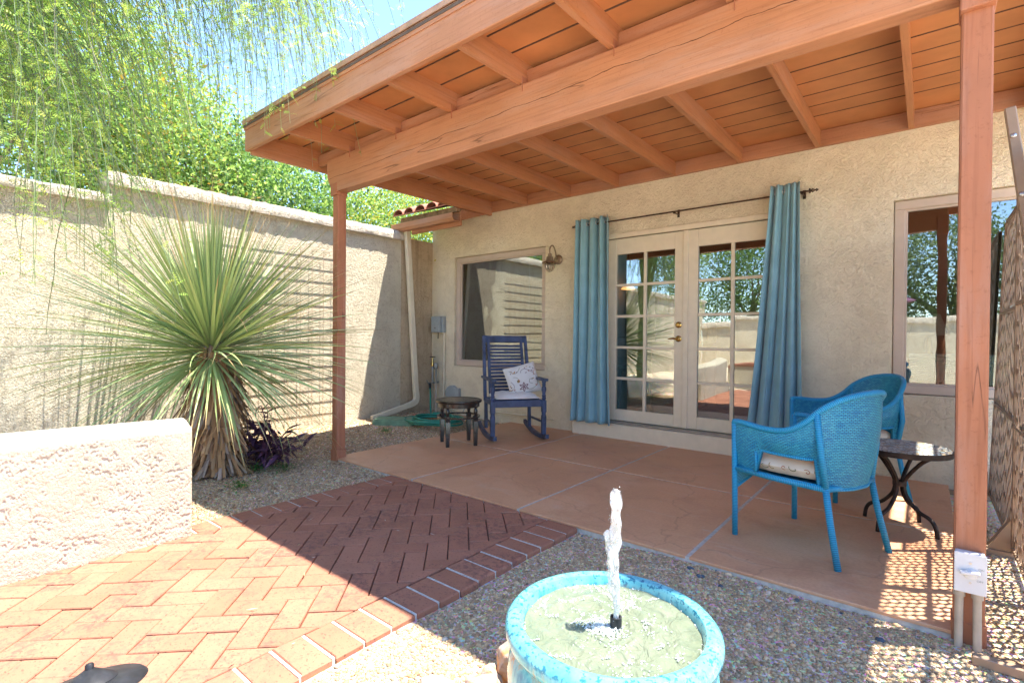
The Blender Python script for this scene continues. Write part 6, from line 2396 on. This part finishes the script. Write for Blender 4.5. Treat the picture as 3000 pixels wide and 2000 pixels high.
# ================================================================== CUT METAL PRIVACY SCREENS
def screen(label, y0, y1, z0, z1, xb, xt, seed, cols_=2, rows=3):
    t = thing('metal_screen', label, 'privacy screen', (0, 0, 0), group='cut metal screens right of the slab')
    rg = random.Random(seed)
    def P(y, z):
        return (xb + (xt - xb) * (z - z0) / (z1 - z0), y, z)
    fw = .032
    for a, b in ((y0, y0 + fw), (y1 - fw, y1)):
        MB().bar(P((a + b) / 2, z0 - .04), P((a + b) / 2, z1), .022, fw, (0, 1, 0), .003).build('frame_post', 'tan_metal', t)
    zs_ = [z0 + (z1 - z0) * k / rows for k in range(rows + 1)]
    for z in zs_:
        MB().bar(P(y0 + fw, z), P(y1 - fw, z), .020, .020, (0, 0, 1), .002).build('frame_rail', 'tan_metal', t)
    # sheet of leaf shaped cut-outs: web built cell by cell
    for r in range(rows):
        za, zb = zs_[r] + .012, zs_[r + 1] - .012
        ya, yb = y0 + fw - .004, y1 - fw + .004
        ny_ = int((yb - ya) / .041); nz_ = int((zb - za) / .115)
        vs, fs = [], []
        cyw, czw = (yb - ya) / ny_, (zb - za) / nz_
        def add_cell(corners, hole):
            o = len(vs)
            vs.extend(corners + hole)
            h = o + 4
            fs.extend([(o, o + 1, h + 1, h), (o + 1, h + 2, h + 1), (o + 1, o + 2, h + 3, h + 2), (o + 2, h + 4, h + 3), (o + 2, o + 3, h + 5, h + 4), (o + 3, h + 6, h + 5), (o + 3, o, h + 7, h + 6), (o, h, h + 7)])
        for i in range(ny_):
            s = 1 if i % 2 else -1
            sk = czw * .42 * s
            shift = rg.uniform(-.5, .5) * czw
            for j in range(-2, nz_ + 2):
                # slanted cells: neighbouring columns mirror each other like leaf pairs on a stem
                yy0 = ya + i * cyw
                zz0 = za + j * czw + (0 if s > 0 else -sk) + shift
                wob = rg.uniform(-.2, .2) * czw
                cor = [(yy0, zz0), (yy0 + cyw, zz0 + sk), (yy0 + cyw, zz0 + sk + czw), (yy0, zz0 + czw)]
                if max(c[1] for c in cor) <= za or min(c[1] for c in cor) >= zb:
                    continue
                cyc = yy0 + cyw / 2
                czc = zz0 + sk / 2 + czw / 2
                big = rg.uniform(.84, .98)
                hole = []
                for k in range(8):
                    a = R(-157.5 + 45 * k + 22.5 - 22.5)
                    u = math.cos(a) * .42 * big * (1 - .2 * abs(math.sin(a))); v = math.sin(a) * .47 * big
                    if k in (3, 4) : v *= 1.0
                    y_ = cyc + u * cyw
                    z_ = czc + v * czw + u * sk
                    hole.append((y_, z_))
                cl = lambda q: P(q[0], min(max(q[1], za), zb))
                add_cell([cl(q) for q in cor], [cl(q) for q in hole])
        o = MB().add(vs, fs).build('leaf_cut_sheet', 'tan_metal', t)
        so_ = o.modifiers.new('thick', 'SOLIDIFY'); so_.thickness = .002
    # feet with gussets
    for y in (y0 + .02, y1 - .02):
        MB().box(xb - .24, xb + .24, y - .018, y + .018, z0 - .055, z0 - .02, .003).build('foot_rail', 'tan_metal', t)
        for s in (-1, 1):
            MB().prism_xz([(xb + s * .012, z0 - .02), (xb + s * .11, z0 - .02), (xb + s * .012, z0 + .16)], y - .004, y + .004).build('gusset', 'tan_metal', t)
screen('tan laser cut leaf pattern metal screen nearer the camera at the right edge', 2.50, 3.88, .02, 2.02, .385, .385, 1)
screen('tan laser cut leaf pattern metal screen further back against the house wall', 3.90, 5.20, .02, 2.02, .385, .455, 2)
lb = thing('metal_bar', 'tan metal bar with round rivets slanting behind the top of the right post', 'metal bar')
A, B = Vector((.292, 3.3, 2.235)), Vector((.345, 3.3, 1.777))
Bx = A + (B - A) * 4.6
MB().bar(A, Bx, .040, .034, (0, 1, 0), .004).build('bar', 'tan_metal', lb)
for k in range(8):
    p = A + (B - A) * (.30 + .60 * k)
    if p.z < .2: break
    o = MB().lathe([(.011, 0), (.010, .004), (.005, .007)], 12).build('rivet', 'steel', lb, smooth=True)
    o.matrix_local = Matrix.Translation(p + Vector((-.003, -.0205, 0))) @ Matrix.Rotation(R(90), 4, 'X')

# timber edging on the ground at the right
ed = thing('edging_board', 'low tan timber edging strip on the gravel beside the right post', 'edging')
MB().box(.20, 1.6, 2.56, 2.60, -.08, -.015, .006).build('board', 'weathered', ed)

# ================================================================== PARASOL BEHIND THE CAMERA (reflected)
um = thing('parasol', 'dark purple garden parasol behind the camera, reflected in the right window', 'parasol', (-1.5, -2.9, -.05))
MB().tube([(0, 0, 0), (0, 0, 2.45)], .022, 10).build('pole', 'darkwood', um, smooth=True)
MB().lathe([(.35, 0), (.35, .05), (.05, .09), (.05, .2)], 24).build('base', 'iron', um, smooth=True)
def uf(u, v):
    a = v * 2 * math.pi
    k = (v * 8) % 1
    r = 1.35 * u * (1 - .045 * math.sin(math.pi * k))
    return (r * math.cos(a), r * math.sin(a), 2.48 - .42 * u - .05 * u * math.sin(math.pi * k))
MB().grid(uf, 6, 64).build('canopy', 'purple', um, 'all')
for k in range(8):
    a = k * math.pi / 4
    MB().tube([(0, 0, 2.45), (1.32 * math.cos(a), 1.32 * math.sin(a), 2.045)], .008, 5).build('rib', 'darkwood', um)
